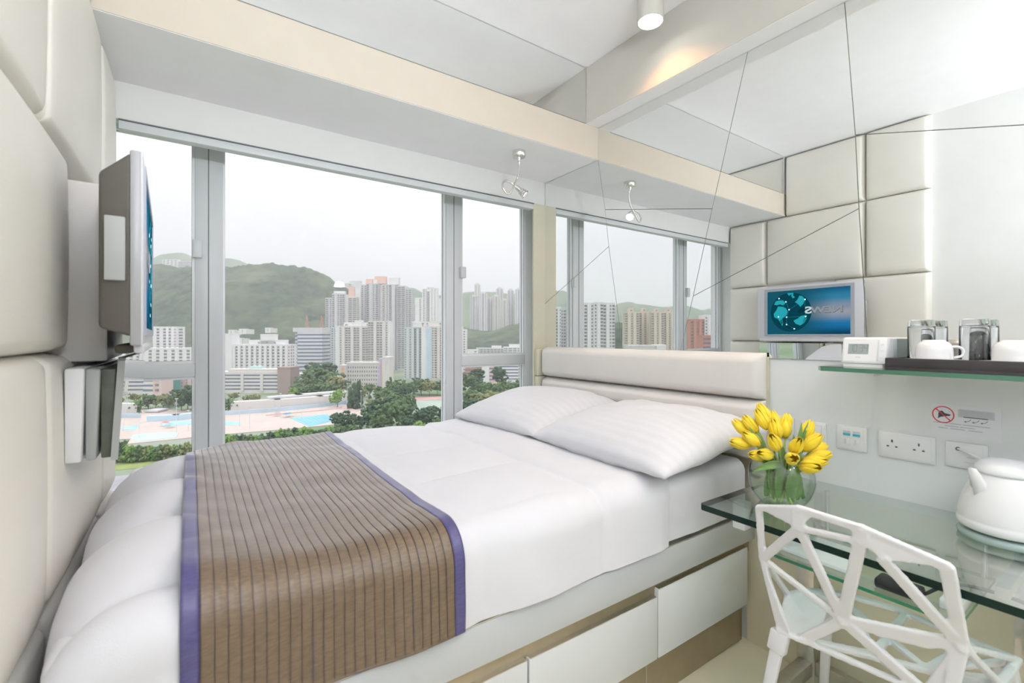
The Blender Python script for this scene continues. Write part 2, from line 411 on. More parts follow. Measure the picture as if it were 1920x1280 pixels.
mirror_piece([(YW - .002, 2.311), C0, C1, C2, (YW - .002, 1.507)], MX, mir)
mirror_piece([(YW - .002, 1.507), C2, C3, (YW - .002, ZM0)], MX, mir)
mirror_piece([C0, (YB, ZM1), B0, B1, C1], MX, mir)
mirror_piece([C1, B1, B2, B3, C3, C2], MX, mir)
mirror_piece([B0, A0, A1, A2, B2, B1], MX, mir)
mirror_piece([B2, A2, A3, B3], MX, mir)
mirror_piece([A0, (-1.8, ZM1), (-1.8, .87), A1][:2] + [(-1.8, 1.30), A1], MX, mir)
mirror_piece([A1, (-1.8, 1.30), (-1.8, ZM0), A3, A2], MX, mir)
bmr = thing('wall_mirror', 'narrow mirror strip between ceiling and beam over the window', 'mirror', (.8, YB, 2.497))
mb = MB(); mb.prism([(XL + .065, YB + .001, 2.499), (1.845, YB + .001, 2.499), (1.845, YB + .001, ZC - .003), (XL + .065, YB + .001, ZC - .003)], (0, -.004, 0), 0, 1)
mb.build('mirror_panel', [M['mirror'], M['mirror_edge']], bmr)
MB().box(XL + .06, 1.848, YB + .001, YB + .003, 2.498, ZC - .0005).build('backing', M['mirror_back'], bmr)
# ================================================================== LAMPS
def downlight(x, y, label, power, z=2.695, r=.058, col=(1.0, .93, .82), cone=150, blend=.5):
    t = thing('ceiling_downlight', label, 'ceiling light', (x, y, ZC), 0, 'cylinder downlights on the ceiling')
    m = MB(); n = 36
    m.lathe([(r, ZC), (r, z), (r - .005, z - .001), (r - .006, z + .012)], (x, y, 0), n)
    m.build('body', M['lamp_body'], t, smooth=True, angle=.6)
    d = MB(); d.lathe([(0.0001, z + .010), (r - .0058, z + .010)], (x, y, 0), n); d.build('bulb_disc', M['lamp_warm'], t)
    l = bpy.data.lights.new('downlight_lamp', 'SPOT'); l.energy = power; l.color = col
    l.spot_size = math.radians(cone); l.spot_blend = blend; l.shadow_soft_size = .045
    lo = bpy.data.objects.new('downlight_lamp', l); C.objects.link(lo); lo.parent = t
    lo.location = (0, 0, z - .012 - ZC)
    return t
downlight(1.690, 1.36, 'cylinder downlight throwing a warm glow on the bulkhead beside it', 2.8, col=(1.0, .40, .11), cone=128, blend=.35)
downlight(1.690, .50, 'cylinder downlight over the glass desk, just out of view', 12, col=(1.0, .76, .52), cone=118, blend=.35)
for i, (x, y, lb) in enumerate(((.45, -.55, 'added fill downlight, unseen behind the viewpoint near the padded wall'), (1.25, -.55, 'added fill downlight, unseen behind the viewpoint near the mirror'),
                    (.45, -1.35, 'added fill downlight out of view at the back wall, padded side'), (1.25, -1.35, 'added fill downlight out of view at the back wall, mirror side'))):
    downlight(x, y, lb, 7, col=(.94, .95, 1.0), cone=165, blend=.6)  # these four are added out of view as fill light for the room

def fill_lamp(x, y, label, power, aim, cone=95, z=1.74):  # added lamp, never in view, that brightens the room from behind the camera
    t = thing('fill_lamp', label, 'fill lamp', (x, y, 0), 0, 'added fill lamps behind the viewpoint')
    MB().lathe([(.0001, 0), (.13, 0), (.13, .012), (.02, .022), (.0001, .022)], (x, y, 0), 32).build('base', M['steel'], t, smooth=True, angle=.6)
    MB().cyl((x, y, .02), (x, y, z - .05), .012, n=16).build('pole', M['steel'], t, smooth=True, angle=.6)
    MB().lathe([(.014, z - .06), (.05, z - .05), (.10, z - .02), (.14, z + .03), (.142, z + .035), (.136, z + .032), (.098, z - .014), (.048, z - .044), (.0001, z - .05)], (x, y, 0), 40).build('bowl_shade', M['white_plastic'], t, smooth=True)
    MB().cyl((x, y, z - .044), (x, y, z - .012), .02, n=16).build('bulb', M['lamp_warm'], t)
    l = bpy.data.lights.new('fill_lamp_light', 'SPOT'); l.energy = power; l.color = (.91, .935, 1.0); l.spot_size = math.radians(cone); l.spot_blend = 1.0; l.shadow_soft_size = .07
    lo = bpy.data.objects.new('fill_lamp_light', l); C.objects.link(lo); lo.parent = t; lo.location = (0, 0, z + .06); lo.rotation_euler = (Vector(aim) - Vector((x, y, z))).to_track_quat('-Z', 'Y').to_euler()
fill_lamp(.115, -1.0, 'added steel fill lamp, unseen behind the viewpoint by the padded wall', 33, (.7, 1.3, 2.6))
fill_lamp(.20, -1.45, 'added steel fill lamp, unseen in the back corner behind the viewpoint', 66, (-.1, 1.6, 2.1))
fill_lamp(.60, -1.35, 'added steel fill lamp, unseen before the back wall', 52, (.60, -1.2, 3), 158)
fill_lamp(1.70, -1.25, 'tall added steel fill lamp, unseen behind the viewpoint beside the mirror', 35, (-.25, 1.45, 1.75), 78, 1.93)

# flexible spot lamp under the soffit
sl = thing('gooseneck_spotlight', 'chrome gooseneck spotlight looped under the window soffit', 'spotlight', (1.492, 2.09, 2.313))
zs = 2.313
MB().lathe([(.0001, zs), (.037, zs), (.037, zs - .028), (.034, zs - .033), (.0001, zs - .034)], (1.492, 2.095, 0), 32).build('ceiling_rose', M['chrome'], sl, smooth=True, angle=.6)
MB().lathe([(.010, zs - .033), (.010, zs - .040), (.0065, zs - .046), (.0065, zs - .056)], (1.492, 2.095, 0), 16).build('collar', M['chrome'], sl, smooth=True)
neck = [(1.492, 2.095, 2.268), (1.497, 2.10, 2.245), (1.494, 2.10, 2.20), (1.483, 2.10, 2.162), (1.463, 2.095, 2.128), (1.440, 2.088, 2.088), (1.417, 2.085, 2.062),
        (1.394, 2.088, 2.071), (1.384, 2.095, 2.097), (1.394, 2.105, 2.125), (1.420, 2.113, 2.140), (1.450, 2.112, 2.135), (1.470, 2.105, 2.121), (1.481, 2.10, 2.112)]
def catmull(P, k=6):
    P = [Vector(p) for p in P]; out = []
    for i in range(len(P) - 1):
        p0, p1, p2, p3 = P[max(i - 1, 0)], P[i], P[i + 1], P[min(i + 2, len(P) - 1)]
        for j in range(k):
            t = j / k
            out.append(.5 * ((2 * p1) + (p2 - p0) * t + (2 * p0 - 5 * p1 + 4 * p2 - p3) * t * t + (3 * p1 - p0 - 3 * p2 + p3) * t ** 3))
    out.append(P[-1]); return out
ns = catmull(neck, 8)
MB().tube(ns, [.0052 + .0006 * (i % 2) for i in range(len(ns))], 10).build('gooseneck', M['chrome'], sl, smooth=True)
hd = Vector((.60, -.42, -.62)).normalized(); h0 = Vector((1.478, 2.102, 2.115))
MB().lathe([(.0001, 0), (.012, 0), (.013, .030), (.020, .034), (.021, .040), (.018, .041), (.022, .047), (.0225, .051), (.0195, .052), (.0245, .060), (.027, .066), (.024, .0665), (.0215, .060)], h0, 24, axis=hd).build('lamp_head', M['chrome'], sl, smooth=True, angle=.7)
MB().lathe([(.0001, .0605), (.0222, .0605)], h0, 24, axis=hd).build('bulb', M['lamp_pink'], sl)
l = bpy.data.lights.new('spot_lamp', 'SPOT'); l.energy = 2.5; l.color = (1, .88, .78); l.spot_size = math.radians(60); l.shadow_soft_size = .008
lo = bpy.data.objects.new('spot_lamp', l); C.objects.link(lo); lo.parent = sl
lo.location = h0 + hd * .07 - Vector((1.492, 2.09, 2.313)); lo.rotation_euler = hd.to_track_quat('-Z', 'Y').to_euler()

# ================================================================== BED
bed = thing('platform_bed', 'white lacquered platform bed base with drawers and bronze plinth', 'bed', (.85, 1.7, 0))
MB().box(-.22, 1.93, 1.075, 2.42, 0, .19).build('plinth', M['bronze'], bed)
for xs in (1.312, .76): MB().box(xs - .003, xs + .003, 1.0735, 1.076, 0, .185).build('plinth_joint', M['steel'], bed)
MB().box(-.22, 1.93, 1.06, 2.42, .19, .52).build('carcass', M['cream'], bed)
MB().box(-.22, 1.93, 1.02, 1.06, .447, .556).build('side_rail', M['rail'], bed, bevel=.003)
MB().box(-.22, 1.93, 1.045, 1.062, .39, .447).build('grip_channel', M['bronze'], bed)
MB().box(-.22, 1.93, 1.028, 1.048, .443, .447).build('channel_lip', M['steel'], bed)
MB().box(-.22, 1.93, 1.06, 2.42, .52, .556).build('deck_board', M['lacquer'], bed)
MB().box(-.22, 1.93, 1.0215, 1.036, .5565, .560).build('edge_strip', M['steel'], bed)
for x0, x1, zt in ((1.320, 1.892, .420), (.768, 1.314, .397), (.216, .762, .397), (-.22, .210, .397)):
    d = MB().box(x0, x1, 1.028, 1.060, .184, zt).build('drawer', M['lacquer'], bed, bevel=.003)
    MB().box(x0 + .004, x1 - .004, 1.029, 1.046, zt - .004, zt + .002).build('drawer_lip', M['steel'], d)

mt = MB().box(-.205, 1.845, 1.035, 2.415, .556, .765).build('mattress', M['linen'], None, bevel=.04, seg=4)
tag(mt, 'white sheeted mattress on the platform bed', 'mattress')

# headboard: stacked leather rolls with a slim olive side
hb = thing('headboard', 'ivory leather headboard of horizontal padded rolls under the mirror', 'headboard', (1.905, 1.68, .56))
XH = 1.935
def roll(y0, y1, z0, z1, name):
    return cushion(name, M['head_leather'], y0, y1, z0, z1, XH, .078, hb, puff=.010, r=.035, flip=-1, n=14)
roll(.972, 2.392, 1.031, 1.222, 'padded_roll')
roll(.972, 2.392, .925, 1.028, 'padded_roll')
roll(.972, 2.392, .78, .922, 'padded_roll')
MB().box(XH - .004, XR - .002, .968, 2.396, .56, 1.205).build('back_board', M['olive'], hb)
w1 = MB().box(1.855, XR - .003, 2.3965, 2.4285, 1.034, 1.208).build('side_pad', M['olive'], hb, bevel=.006)
w2 = MB().box(1.855, XR - .003, 2.3965, 2.4285, .80, 1.031).build('side_pad', M['olive'], hb, bevel=.006)

# ---- duvet: one draped surface shared by duvet and runner
ZTOP = .815
def bed_point(s, t, lift=0.0, flat=0.0):
    """s: along the bed (x on the flat), falls over the foot below -.02; t: from the window edge, falls over the near side past 1.30"""
    nx = ny = 0.0
    x = s; dz = 0.0; nz = 1.0
    R = .17
    s0 = -.05
    if s < s0:
        a = (s0 - s) / R
        if a < math.pi / 2: x = s0 - R * math.sin(a); dz += R * (1 - math.cos(a)); nx = -math.sin(a); nz *= math.cos(a)
        else: x = s0 - R; dz += R + (s0 - s - R * math.pi / 2); nx = -1; nz = 0
    r = .085; t0 = 1.305; y = 2.410 - t
    if t > t0:
        a = (t - t0) / r
        if a < math.pi / 2: y = 2.410 - t0 - r * math.sin(a); dz += r * (1 - math.cos(a)); ny = -math.sin(a); nz *= math.cos(a)
        else: y = 2.410 - t0 - r; dz += r + (t - t0 - r * math.pi / 2); ny = -1; nz *= 0
    if t < .06: k = 1 - t / .06; dz += .05 * k * k; y -= .0
    # quilted bulges
    def seam(v, sp, off):
        f = ((v - off) / sp) % 1.0; return (abs(math.sin(math.pi * f))) ** .55
    side = smoothstep((t - t0 - .05) / .10)
    q = 1.0
    if s < 1.05: q = seam(s, .44, 1.05) * (seam(t, .37, .20) * (1 - side) + side)
    else: q = .85 + .15 * min(1, (s - 1.05) / .05)
    if abs(s - 1.05) < .02: q *= .35 + .65 * (abs(s - 1.05) / .02)
    q = max(q, flat)
    amp = .015 * (1 - .55 * side)
    foot = smoothstep((.25 - s) / .3)
    amp += .045 * foot * (1 - side * .6) * (.25 + .75 * smoothstep(t / .45))
    dz += .045 * smoothstep((.20 - s) / .30) * (1 - smoothstep(t / .55))
    w = noise.noise(Vector((s * 2.3 + 4, t * 2.1, 1.3))) * .016 + noise.noise(Vector((s * 6 + 9, t * 5, 3.1))) * .0055
    w += noise.noise(Vector((s * 16, t * 11, 6))) * .0022
    wr = noise.noise(Vector((s * 7.5 + 2 * t, 3 * (s + t), 9.0)))
    w += .004 * max(0, wr) * (1 - side)
    if side > 0: w += side * .010 * noise.noise(Vector((s * 5.5, t * 1.2, 5)))
    h = q * amp + w + lift
    n = Vector((nx, ny, nz)); n = n.normalized() if n.length > 0 else Vector((0, 0, 1))
    p = Vector((x, y, ZTOP - .010 - dz)) + n * h
    p.z = max(p.z, .5645 + lift * .5); p.x = max(p.x, -.222)
    return p
S0, S1, T1 = -.40, 1.405, 1.620
def duvet_fn(u, v):
    t = v * (T1 + .006 * math.sin(u * 23))
    head = 1.36 + .10 * smoothstep(t / .9) * (1 - smoothstep((t - 1.05) / .5)) + .07 * (1 - smoothstep(t / .6))
    s = S0 + (head - S0) * u
    p = bed_point(s, t)
    k = max(0.0, 1 - (head - s) / .05)
    p.z -= .040 * k * k if t < 1.36 else 0
    if t > 1.36: p.y += .010 * k
    return p
dv = MB().grid(duvet_fn, 260, 230).build('duvet', M['linen'], None, smooth=True)
mod = dv.modifiers.new('soften', 'SMOOTH'); mod.iterations = 2; mod.factor = .5
tag(dv, 'puffy white quilted duvet spread over the bed', 'duvet')

# ---- bed runner with satin borders
def satin(name, col, lines=False):
    m, nt, out = new_mat(name)
    b = nt.nodes.new('ShaderNodeBsdfPrincipled'); b.inputs['Roughness'].default_value = .42
    b.inputs['Specular IOR Level'].default_value = .55
    b.inputs['Sheen Weight'].default_value = 1.0; b.inputs['Sheen Roughness'].default_value = .28; b.inputs['Coat Weight'].default_value = .55; b.inputs['Coat Roughness'].default_value = .42
    b.inputs['Sheen Tint'].default_value = (.95, .92, .95, 1)
    tc = nt.nodes.new('ShaderNodeTexCoord'); ns_ = nt.nodes.new('ShaderNodeTexNoise')
    mp = nt.nodes.new('ShaderNodeMapping'); mp.inputs['Scale'].default_value = (40, 220, 220)
    nt.links.new(tc.outputs['Object'], mp.inputs[0]); nt.links.new(mp.outputs[0], ns_.inputs['Vector']); ns_.inputs['Scale'].default_value = 1.0
    r = nt.nodes.new('ShaderNodeValToRGB'); r.color_ramp.elements[0].position = .35; r.color_ramp.elements[1].position = .65
    r.color_ramp.elements[0].color = (*[c * .86 for c in col], 1); r.color_ramp.elements[1].color = (*[min(1, c * 1.14) for c in col], 1)
    nt.links.new(ns_.outputs['Fac'], r.inputs[0])
    bp = nt.nodes.new('ShaderNodeBump'); bp.inputs['Strength'].default_value = .12; bp.inputs['Distance'].default_value = .002
    nt.links.new(ns_.outputs['Fac'], bp.inputs['Height']); nt.links.new(bp.outputs[0], b.inputs['Normal'])
    nt.links.new(r.outputs[0], b.inputs['Base Color']); nt.links.new(b.outputs[0], out.inputs[0])
    return m
M['runner'] = satin('taupe_satin', (.175, .120, .072))
M['runner_thread'] = satin('blue_pleat_thread', (.10, .078, .095))
M['border'] = satin('violet_blue_satin', (.075, .068, .215))
rn = thing('bed_runner', 'taupe pleated satin bed runner with violet borders across the duvet', 'bed runner', (.26, 1.7, .82))
RX0, RX1, RT0, RT1 = -.018, .556, .012, 1.612
def strip(name, x0, x1, nx, mat, lift, tend=RT1, th=.003):
    m = MB()
    def fn(u, v):
        s = x0 + (x1 - x0) * u; t = RT0 + (tend - RT0) * v
        return bed_point(s, t, lift, .85)
    m.grid(fn, nx, 260)
    o = m.build(name, mat, rn, smooth=True)
    md = o.modifiers.new('soften', 'SMOOTH'); md.iterations = 3; md.factor = .5
    so = o.modifiers.new('cloth', 'SOLIDIFY'); so.thickness = .004; so.offset = 1
    return o
# the pleats: narrow folded strips side by side, each its own piece of the runner
NP = 24; pw = (RX1 - RX0 - .064) / NP
cloth = strip('cloth', RX0 + .028, RX1 - .028, 60, M['runner'], .006)
for i in range(NP):
    x0 = RX0 + .032 + i * pw
    e = rnd.uniform(.0008, .0022)
    m = MB()
    def fn(u, v, x0=x0, e=e):
        s = x0 + (pw) * u; t = RT0 + .004 + (RT1 - .004 - RT0) * v
        p = bed_point(s, t, .0085 + .0011 * math.sin(math.pi * u) ** .6 - .0004 * u, .85)
        return p
    m.grid(fn, 3, 120)
    o = m.build('pleat', M['runner'], rn, smooth=True)
    md = o.modifiers.new('soften', 'SMOOTH'); md.iterations = 2; md.factor = .4
    m = MB()
    ta = rnd.uniform(1.20, 1.30); wv = rnd.random() * 9
    def fn2(u, v, x0=x0, e=e, wv=wv):
        t = RT0 + .01 + (RT1 - .008 - RT0 - .01) * v
        wd = .0003 + .0012 * max(0.0, noise.noise(Vector((wv, t * 7, 2)))) * 1.6
        return bed_point(x0 + (u - .5) * 2 * wd, t, .0092 + .0012 * smoothstep((t - 1.22) / .12), .85)
    m.grid(fn2, 1, 160)
    o = m.build('pleat_seam', M['runner_thread'], rn, smooth=True)
strip('border', RX0, RX0 + .032, 4, M['border'], .008, RT1 + .004)
strip('border', RX1 - .032, RX1, 4, M['border'], .008, RT1 + .004)

# ---- pillows
def striped_linen():
    m, nt, out = new_mat('striped_sateen')
    b = nt.nodes.new('ShaderNodeBsdfPrincipled'); b.inputs['Sheen Weight'].default_value = .2
    tc = nt.nodes.new('ShaderNodeTexCoord'); sx = nt.nodes.new('ShaderNodeSeparateXYZ')
    mu = nt.nodes.new('ShaderNodeMath'); mu.operation = 'MULTIPLY'; mu.inputs[1].default_value = 2 * math.pi / .042
    sn = nt.nodes.new('ShaderNodeMath'); sn.operation = 'SINE'
    mr = nt.nodes.new('ShaderNodeMapRange'); mr.inputs['From Min'].default_value = -.25; mr.inputs['From Max'].default_value = .25
    mr.inputs['To Min'].default_value = .42; mr.inputs['To Max'].default_value = .85
    r = nt.nodes.new('ShaderNodeValToRGB'); r.color_ramp.elements[0].position = .4; r.color_ramp.elements[1].position = .6
    r.color_ramp.elements[0].color = (.715, .72, .755, 1); r.color_ramp.elements[1].color = (.745, .75, .785, 1)
    m2 = nt.nodes.new('ShaderNodeMapRange'); m2.inputs['From Min'].default_value = -1; m2.inputs['From Max'].default_value = 1
    nt.links.new(tc.outputs['Object'], sx.inputs[0]); nt.links.new(sx.outputs['X'], mu.inputs[0]); nt.links.new(mu.outputs[0], sn.inputs[0])
    nt.links.new(sn.outputs[0], mr.inputs['Value']); nt.links.new(mr.outputs[0], b.inputs['Roughness'])
    nt.links.new(sn.outputs[0], m2.inputs['Value']); nt.links.new(m2.outputs[0], r.inputs[0]); nt.links.new(r.outputs[0], b.inputs['Base Color'])
    nt.links.new(b.outputs[0], out.inputs[0]); return m
M['pillow'] = striped_linen()
def pillow(label, cx, cy_, z, hx, hy, thick, tilt, rz, seed):
    m = MB(); n = 40
    def prof(u, v, sgn):
        a, b = 2 * u - 1, 2 * v - 1
        e = max(0.0, (1 - abs(a) ** 2.6)) ** .55 * max(0.0, (1 - abs(b) ** 2.8)) ** .55
        pin = 1 - .045 * (1 - (a * a)) * 0 
        x = a * hx * (1 - .07 * (1 - abs(b)) ** 0 * 0 - .06 * (1 - b * b) * abs(a) ** 3 * 0 + 0)
        y = b * hy
        # corners stretch out a little
        k = 1 + .05 * (abs(a) * abs(b)) ** 2
        w = noise.noise(Vector((a * 2.1 + seed, b * 2.1, sgn))) * .010 + noise.noise(Vector((a * 6 + seed, b * 5, sgn))) * .004
        edge = 1 - e
        w += .006 * edge * math.sin(b * 22 + seed) * (abs(a) > .5)
        zz = sgn * thick * (.56 if sgn > 0 else .40) * e + w * min(1, e * 2)
        return (x * k, y * k, zz)
    m.grid(lambda u, v: prof(u, v, 1), n, n); m.grid(lambda u, v: prof(u, v, -1), n, n)
    o = m.build('pillow', M['pillow'], None, local=True)
    bm = bmesh.new(); bm.from_mesh(o.data); bmesh.ops.remove_doubles(bm, verts=bm.verts, dist=.0015); bmesh.ops.recalc_face_normals(bm, faces=bm.faces); bm.to_mesh(o.data); bm.free()
    o.data.polygons.foreach_set('use_smooth', [True] * len(o.data.polygons))
    o.location = (cx, cy_, z); o.rotation_euler = (0, tilt, rz)
    tag(o, label, 'pillow', 'white striped pillows against the headboard')
    return o
pillow('white striped pillow beside the window', 1.560, 2.035, .885, .305, .340, .190, math.radians(-8), math.radians(3), 1.0)
pillow('white striped pillow nearer the tulips and desk', 1.568, 1.312, .880, .305, .365, .190, math.radians(-8), math.radians(-2), 5.0)
# lower sheet tucked beside the pillows on the near side
def sheet_fn(u, v):
    s = 1.22 + (1.862 - 1.22) * u; t = .02 + 1.565 * v
    x = s; y = 2.410 - t; z = .775; r = .05; t0 = 1.335; 
    if t > t0:
        a = (t - t0) / r
        if a < math.pi / 2: y = 2.410 - t0 - r * math.sin(a); z -= r * (1 - math.cos(a))
        else: y = 2.410 - t0 - r; z -= r + (t - t0 - r * math.pi / 2)
    w = noise.noise(Vector((s * 5, t * 3, 8))) * .007 + noise.noise(Vector((s * 13 + t * 4, t * 6, 4))) * .003
    z = max(z, .562)
    return (x, y - (w if t > t0 else 0) - .004, z + (w if t < t0 else 0) + .012)
sh = MB().grid(sheet_fn, 60, 110).build('bed_sheet', M['linen'], None, smooth=True)
tag(sh, 'white fitted sheet showing below the near pillow', 'sheet')

# ================================================================== DESK
desk = thing('glass_desk', 'clear green glass desk on steel frame along the mirror wall', 'desk', (1.66, .3, 0))
DX0, DX1, DY0, DY1, DZ = 1.366, 1.9475, -.42, .902, .744
def slab(x0, x1, y0, y1, z0, z1, cr=.012, corners=((0, 1), (0, 0))):
    """glass slab with rounded corners at the front; returns polygon"""
    pts = []
    for (ix, iy) in ((0, 0), (1, 0), (1, 1), (0, 1)):
        px, py = (x0, x1)[ix], (y0, y1)[iy]
        if (ix, iy) in corners:
            sx_, sy_ = (1 if ix == 0 else -1), (1 if iy == 0 else -1)
            cxx, cyy = px + sx_ * cr, py + sy_ * cr
            a0 = {(0, 0): math.pi, (1, 0): 1.5 * math.pi, (1, 1): 0, (0, 1): .5 * math.pi}[(ix, iy)]
            for k in range(7): a = a0 + k / 6 * math.pi / 2; pts.append((cxx + cr * math.cos(a), cyy + cr * math.sin(a), z0))
        else: pts.append((px, py, z0))
    return pts
MB().prism(slab(DX0, DX1, DY0, DY1, DZ - .019, DZ), (0, 0, .019), 0, 1).build('glass_top', [M['glass_top'], M['glass_edge']], desk)
for o in desk.children:
    for p in o.data.polygons:
        if p.normal.x > .9: p.material_index = 0
MB().prism(slab(1.555, 1.93, .315, .775, .574, .584, .03), (0, 0, .010), 0, 1).build('glass_under_shelf', [M['glass_top'], M['glass_edge_light']], desk)
for y in (.78, .235, -.32):
    MB().box(1.822, 1.878, y - .028, y + .028, 0.0, .722).build('leg', M['steel'], desk, bevel=.002)
    MB().box(1.45, 1.822, y - .022, y + .022, .075, .125).build('foot_bar', M['steel'], desk, bevel=.002)
    MB().box(1.45, 1.50, y - .022, y + .022, 0, .075).build('foot', M['steel'], desk, bevel=.002)
    MB().box(1.50, 1.822, y - .012, y + .012, .700, .7235).build('top_bracket', M['steel'], desk)
for y0, y1 in ((.263, .752), (-.292, .207)):
    MB().box(1.836, 1.862, y0, y1, .075, .125).build('cross_bar', M['steel'], desk, bevel=.002)
MB().box(1.535, 1.578, .845, .888, .632, .7245).build('edge_clamp', M['white_plastic'], desk, bevel=.004)
for y in (.335, .745): MB().cyl((1.915, y, .584), (1.915, y, .7248), .008, n=16).build('shelf_rod', M['chrome'], desk, smooth=True, angle=.6)
for (y0, y1) in ((.335, .365),): MB().box(1.60, 1.70, y0 - .015, y1, .5842, .6105).build('shelf_stop', M['white_plastic'], desk, bevel=.004)

# things on the shelf under the desk
fo = MB().prism([(1.60, .57, .5845), (1.60, .76, .5845), (1.78, .76, .5845), (1.78, .61, .5845), (1.74, .57, .5845)], (0, 0, .012)).build('folder', M['white_plastic'], None, bevel=.002)
tag(fo, 'white folder with cut corner on the shelf under the desk', 'folder')
ad = MB().box(1.58, 1.64, .40, .50, .5842, .612).build('power_adapter', M['black'], None, bevel=.008)
tag(ad, 'black power adapter on the glass shelf under the desk', 'adapter')
cb = MB().tube(catmull([(1.612, .398, .600), (1.66, .33, .64), (1.75, .20, .60), (1.80, .165, .50), (1.805, .17, .30), (1.80, .16, .13), (1.78, .13, .02), (1.74, .05, .006), (1.72, -.1, .006)]), .0045, 8).build('power_cable', M['black'], None, smooth=True)
tag(cb, 'black power cord hanging below the desk', 'cord')

# ================================================================== CHAIR (cast faceted shell)
ch = thing('shell_chair', 'white cast metal chair of open angular struts tucked under the glass desk', 'chair', (1.55, .465, 0))
N_ = {'A': (1.312, .681, .808), 'B': (1.280, .563, .848), 'C': (1.280, .431, .843), 'D': (1.312, .286, .803), 'F': (1.350, .690, .652), 'E': (1.380, .277, .616),
      'Bp': (1.286, .565, .797), 'Cp': (1.286, .432, .810), 'Cq': (1.292, .392, .785), 'G': (1.362, .495, .568),
      'I': (1.365, .590, .468), 'Ir': (1.385, .335, .470), 'L1': (1.500, .690, .500), 'L2': (1.62, .680, .480), 'K1': (1.740, .640, .452), 'K2': (1.806, .515, .440), 'K3': (1.765, .335, .452),
      'R1': (1.500, .238, .505), 'R2': (1.70, .240, .480), 'S0': (1.489, .469, .448), 'S1': (1.530, .372, .446), 'P1': (1.680, .580, .446), 'P2': (1.795, .487, .440), 'HL': (1.350, .640, .470), 'HR': (1.375, .300, .470),
      'P3': (1.66, .36, .446)}
N_ = {k: Vector(v) for k, v in N_.items()}
sh_ = MB()
bx = (1, 0, .25); up = (0, 0, 1)
def st(a, b, w=.026, t=.014, n=bx): sh_.bar(N_[a], N_[b], w * .86, t, n, ext=.004)
for a, b, w in (('A', 'B', .020), ('B', 'C', .022), ('C', 'D', .026), ('A', 'F', .021), ('D', 'E', .032), ('Bp', 'F', .027), ('Bp', 'G', .028), ('Cp', 'G', .032), ('Bp', 'Cp', .016), ('B', 'Bp', .034), ('C', 'Cp', .036),
                ('Cq', 'E', .030), ('G', 'E', .036), ('G', 'I', .030), ('F', 'G', .018), ('F', 'HL', .020), ('G', 'Ir', .034), ('E', 'Ir', .030), ('E', 'HR', .03)): st(a, b, w)
for a, b, w in (('I', 'Ir', .020), ('I', 'HL', .03), ('HL', 'L1', .022), ('L1', 'L2', .026), ('L2', 'K1', .026), ('K1', 'K2', .030), ('K2', 'K3', .030), ('K3', 'R2', .024), ('R2', 'R1', .024), ('R1', 'HR', .026), ('Ir', 'HR', .03),
                ('I', 'S1', .024), ('P1', 'S1', .024), ('P2', 'S0', .026), ('S0', 'Ir', .024), ('K3', 'S1', .024), ('R2', 'S1', .022), ('K1', 'P1', .02), ('K2', 'P2', .02), ('S0', 'I', .02), ('S0', 'P1', .02), ('P1', 'L2', .022), ('R1', 'S1', .022), ('F', 'L1', .020), ('E', 'R1', .026), ('E', 'R2', .022)):
    st(a, b, w, .013, up)
def plate(names, th=.012, nrm=None):
    P = [N_[n] if isinstance(n, str) else Vector(n) for n in names]
    nn = Vector(nrm) if nrm else (P[1] - P[0]).cross(P[2] - P[0]).normalized()
    for i in range(1, len(P) - 1):
        T = [P[0], P[i], P[i + 1]]; c_ = (T[0] + T[1] + T[2]) / 3
        T = [p + (p - c_) * .04 for p in T]
        sh_.prism([p - nn * th / 2 for p in T], nn * th)
plate(['A', 'B', 'Bp'], .012); plate(['B', 'Bp', (1.283, .535, .835)], .012); plate(['C', 'D', 'Cq', 'Cp'], .012, (1, 0, .2))
plate([(1.47, .632, .465), 'I', 'HL', 'L1', 'L2', (1.60, .62, .458), (1.50, .595, .452), 'I'], .016, (0, 0, 1)); plate([(1.47, .30, .468), 'Ir', 'HR', 'R1', (1.56, .265, .480), (1.56, .33, .452), 'Ir'], .016, (0, 0, 1))
plate(['F', 'HL', (1.345, .615, .485)], .014, (1, 0, 0)); plate(['G', 'E', (1.379, .335, .580), (1.372, .42, .565)], .012, (1, 0, .2))
for k, v in N_.items(): sh_.ico(v, .0105 if k not in ('G', 'E', 'HL', 'HR') else .018, 1)
shell = sh_.build('seat_shell', M['chair'], ch)
rm = shell.modifiers.new('cast', 'REMESH'); rm.mode = 'VOXEL'; rm.voxel_size = .0034; rm.use_smooth_shade = True
sm = shell.modifiers.new('fillet', 'SMOOTH'); sm.iterations = 4; sm.factor = .5
for top, bot in (((1.350, .640, .470), (1.275, .700, 0)), ((1.375, .300, .470), (1.30, .225, 0)), ((1.69, .655, .455), (1.775, .705, 0)), ((1.70, .262, .455), (1.785, .215, 0))):
    t_, b_ = Vector(top), Vector(bot)
    m = MB(); d = (b_ - t_)
    m.bar(t_, t_ + d * .12, .046, .030, (1, 0, 0)); q = MB()
    a = t_; 
    vs = []
    for e, w, th in ((t_ + d * .03, .032, .022), (b_, .021, .016)):
        for i, j in ((-1, -1), (1, -1), (1, 1), (-1, 1)): vs.append(e + Vector((j * th / 2, i * w / 2, 0)))
    q.add(vs, [(3, 2, 1, 0), (4, 5, 6, 7), (0, 1, 5, 4), (1, 2, 6, 5), (2, 3, 7, 6), (3, 0, 4, 7)])
    lg = q.build('leg', M['chair'], ch, bevel=.004)
    m.build('leg_socket', M['chair'], lg, bevel=.006)
    MB().cyl(b_ + Vector((0, 0, .0)), b_ + Vector((0, 0, .008)), .011, n=14).build('foot_cap', M['grey'], lg)

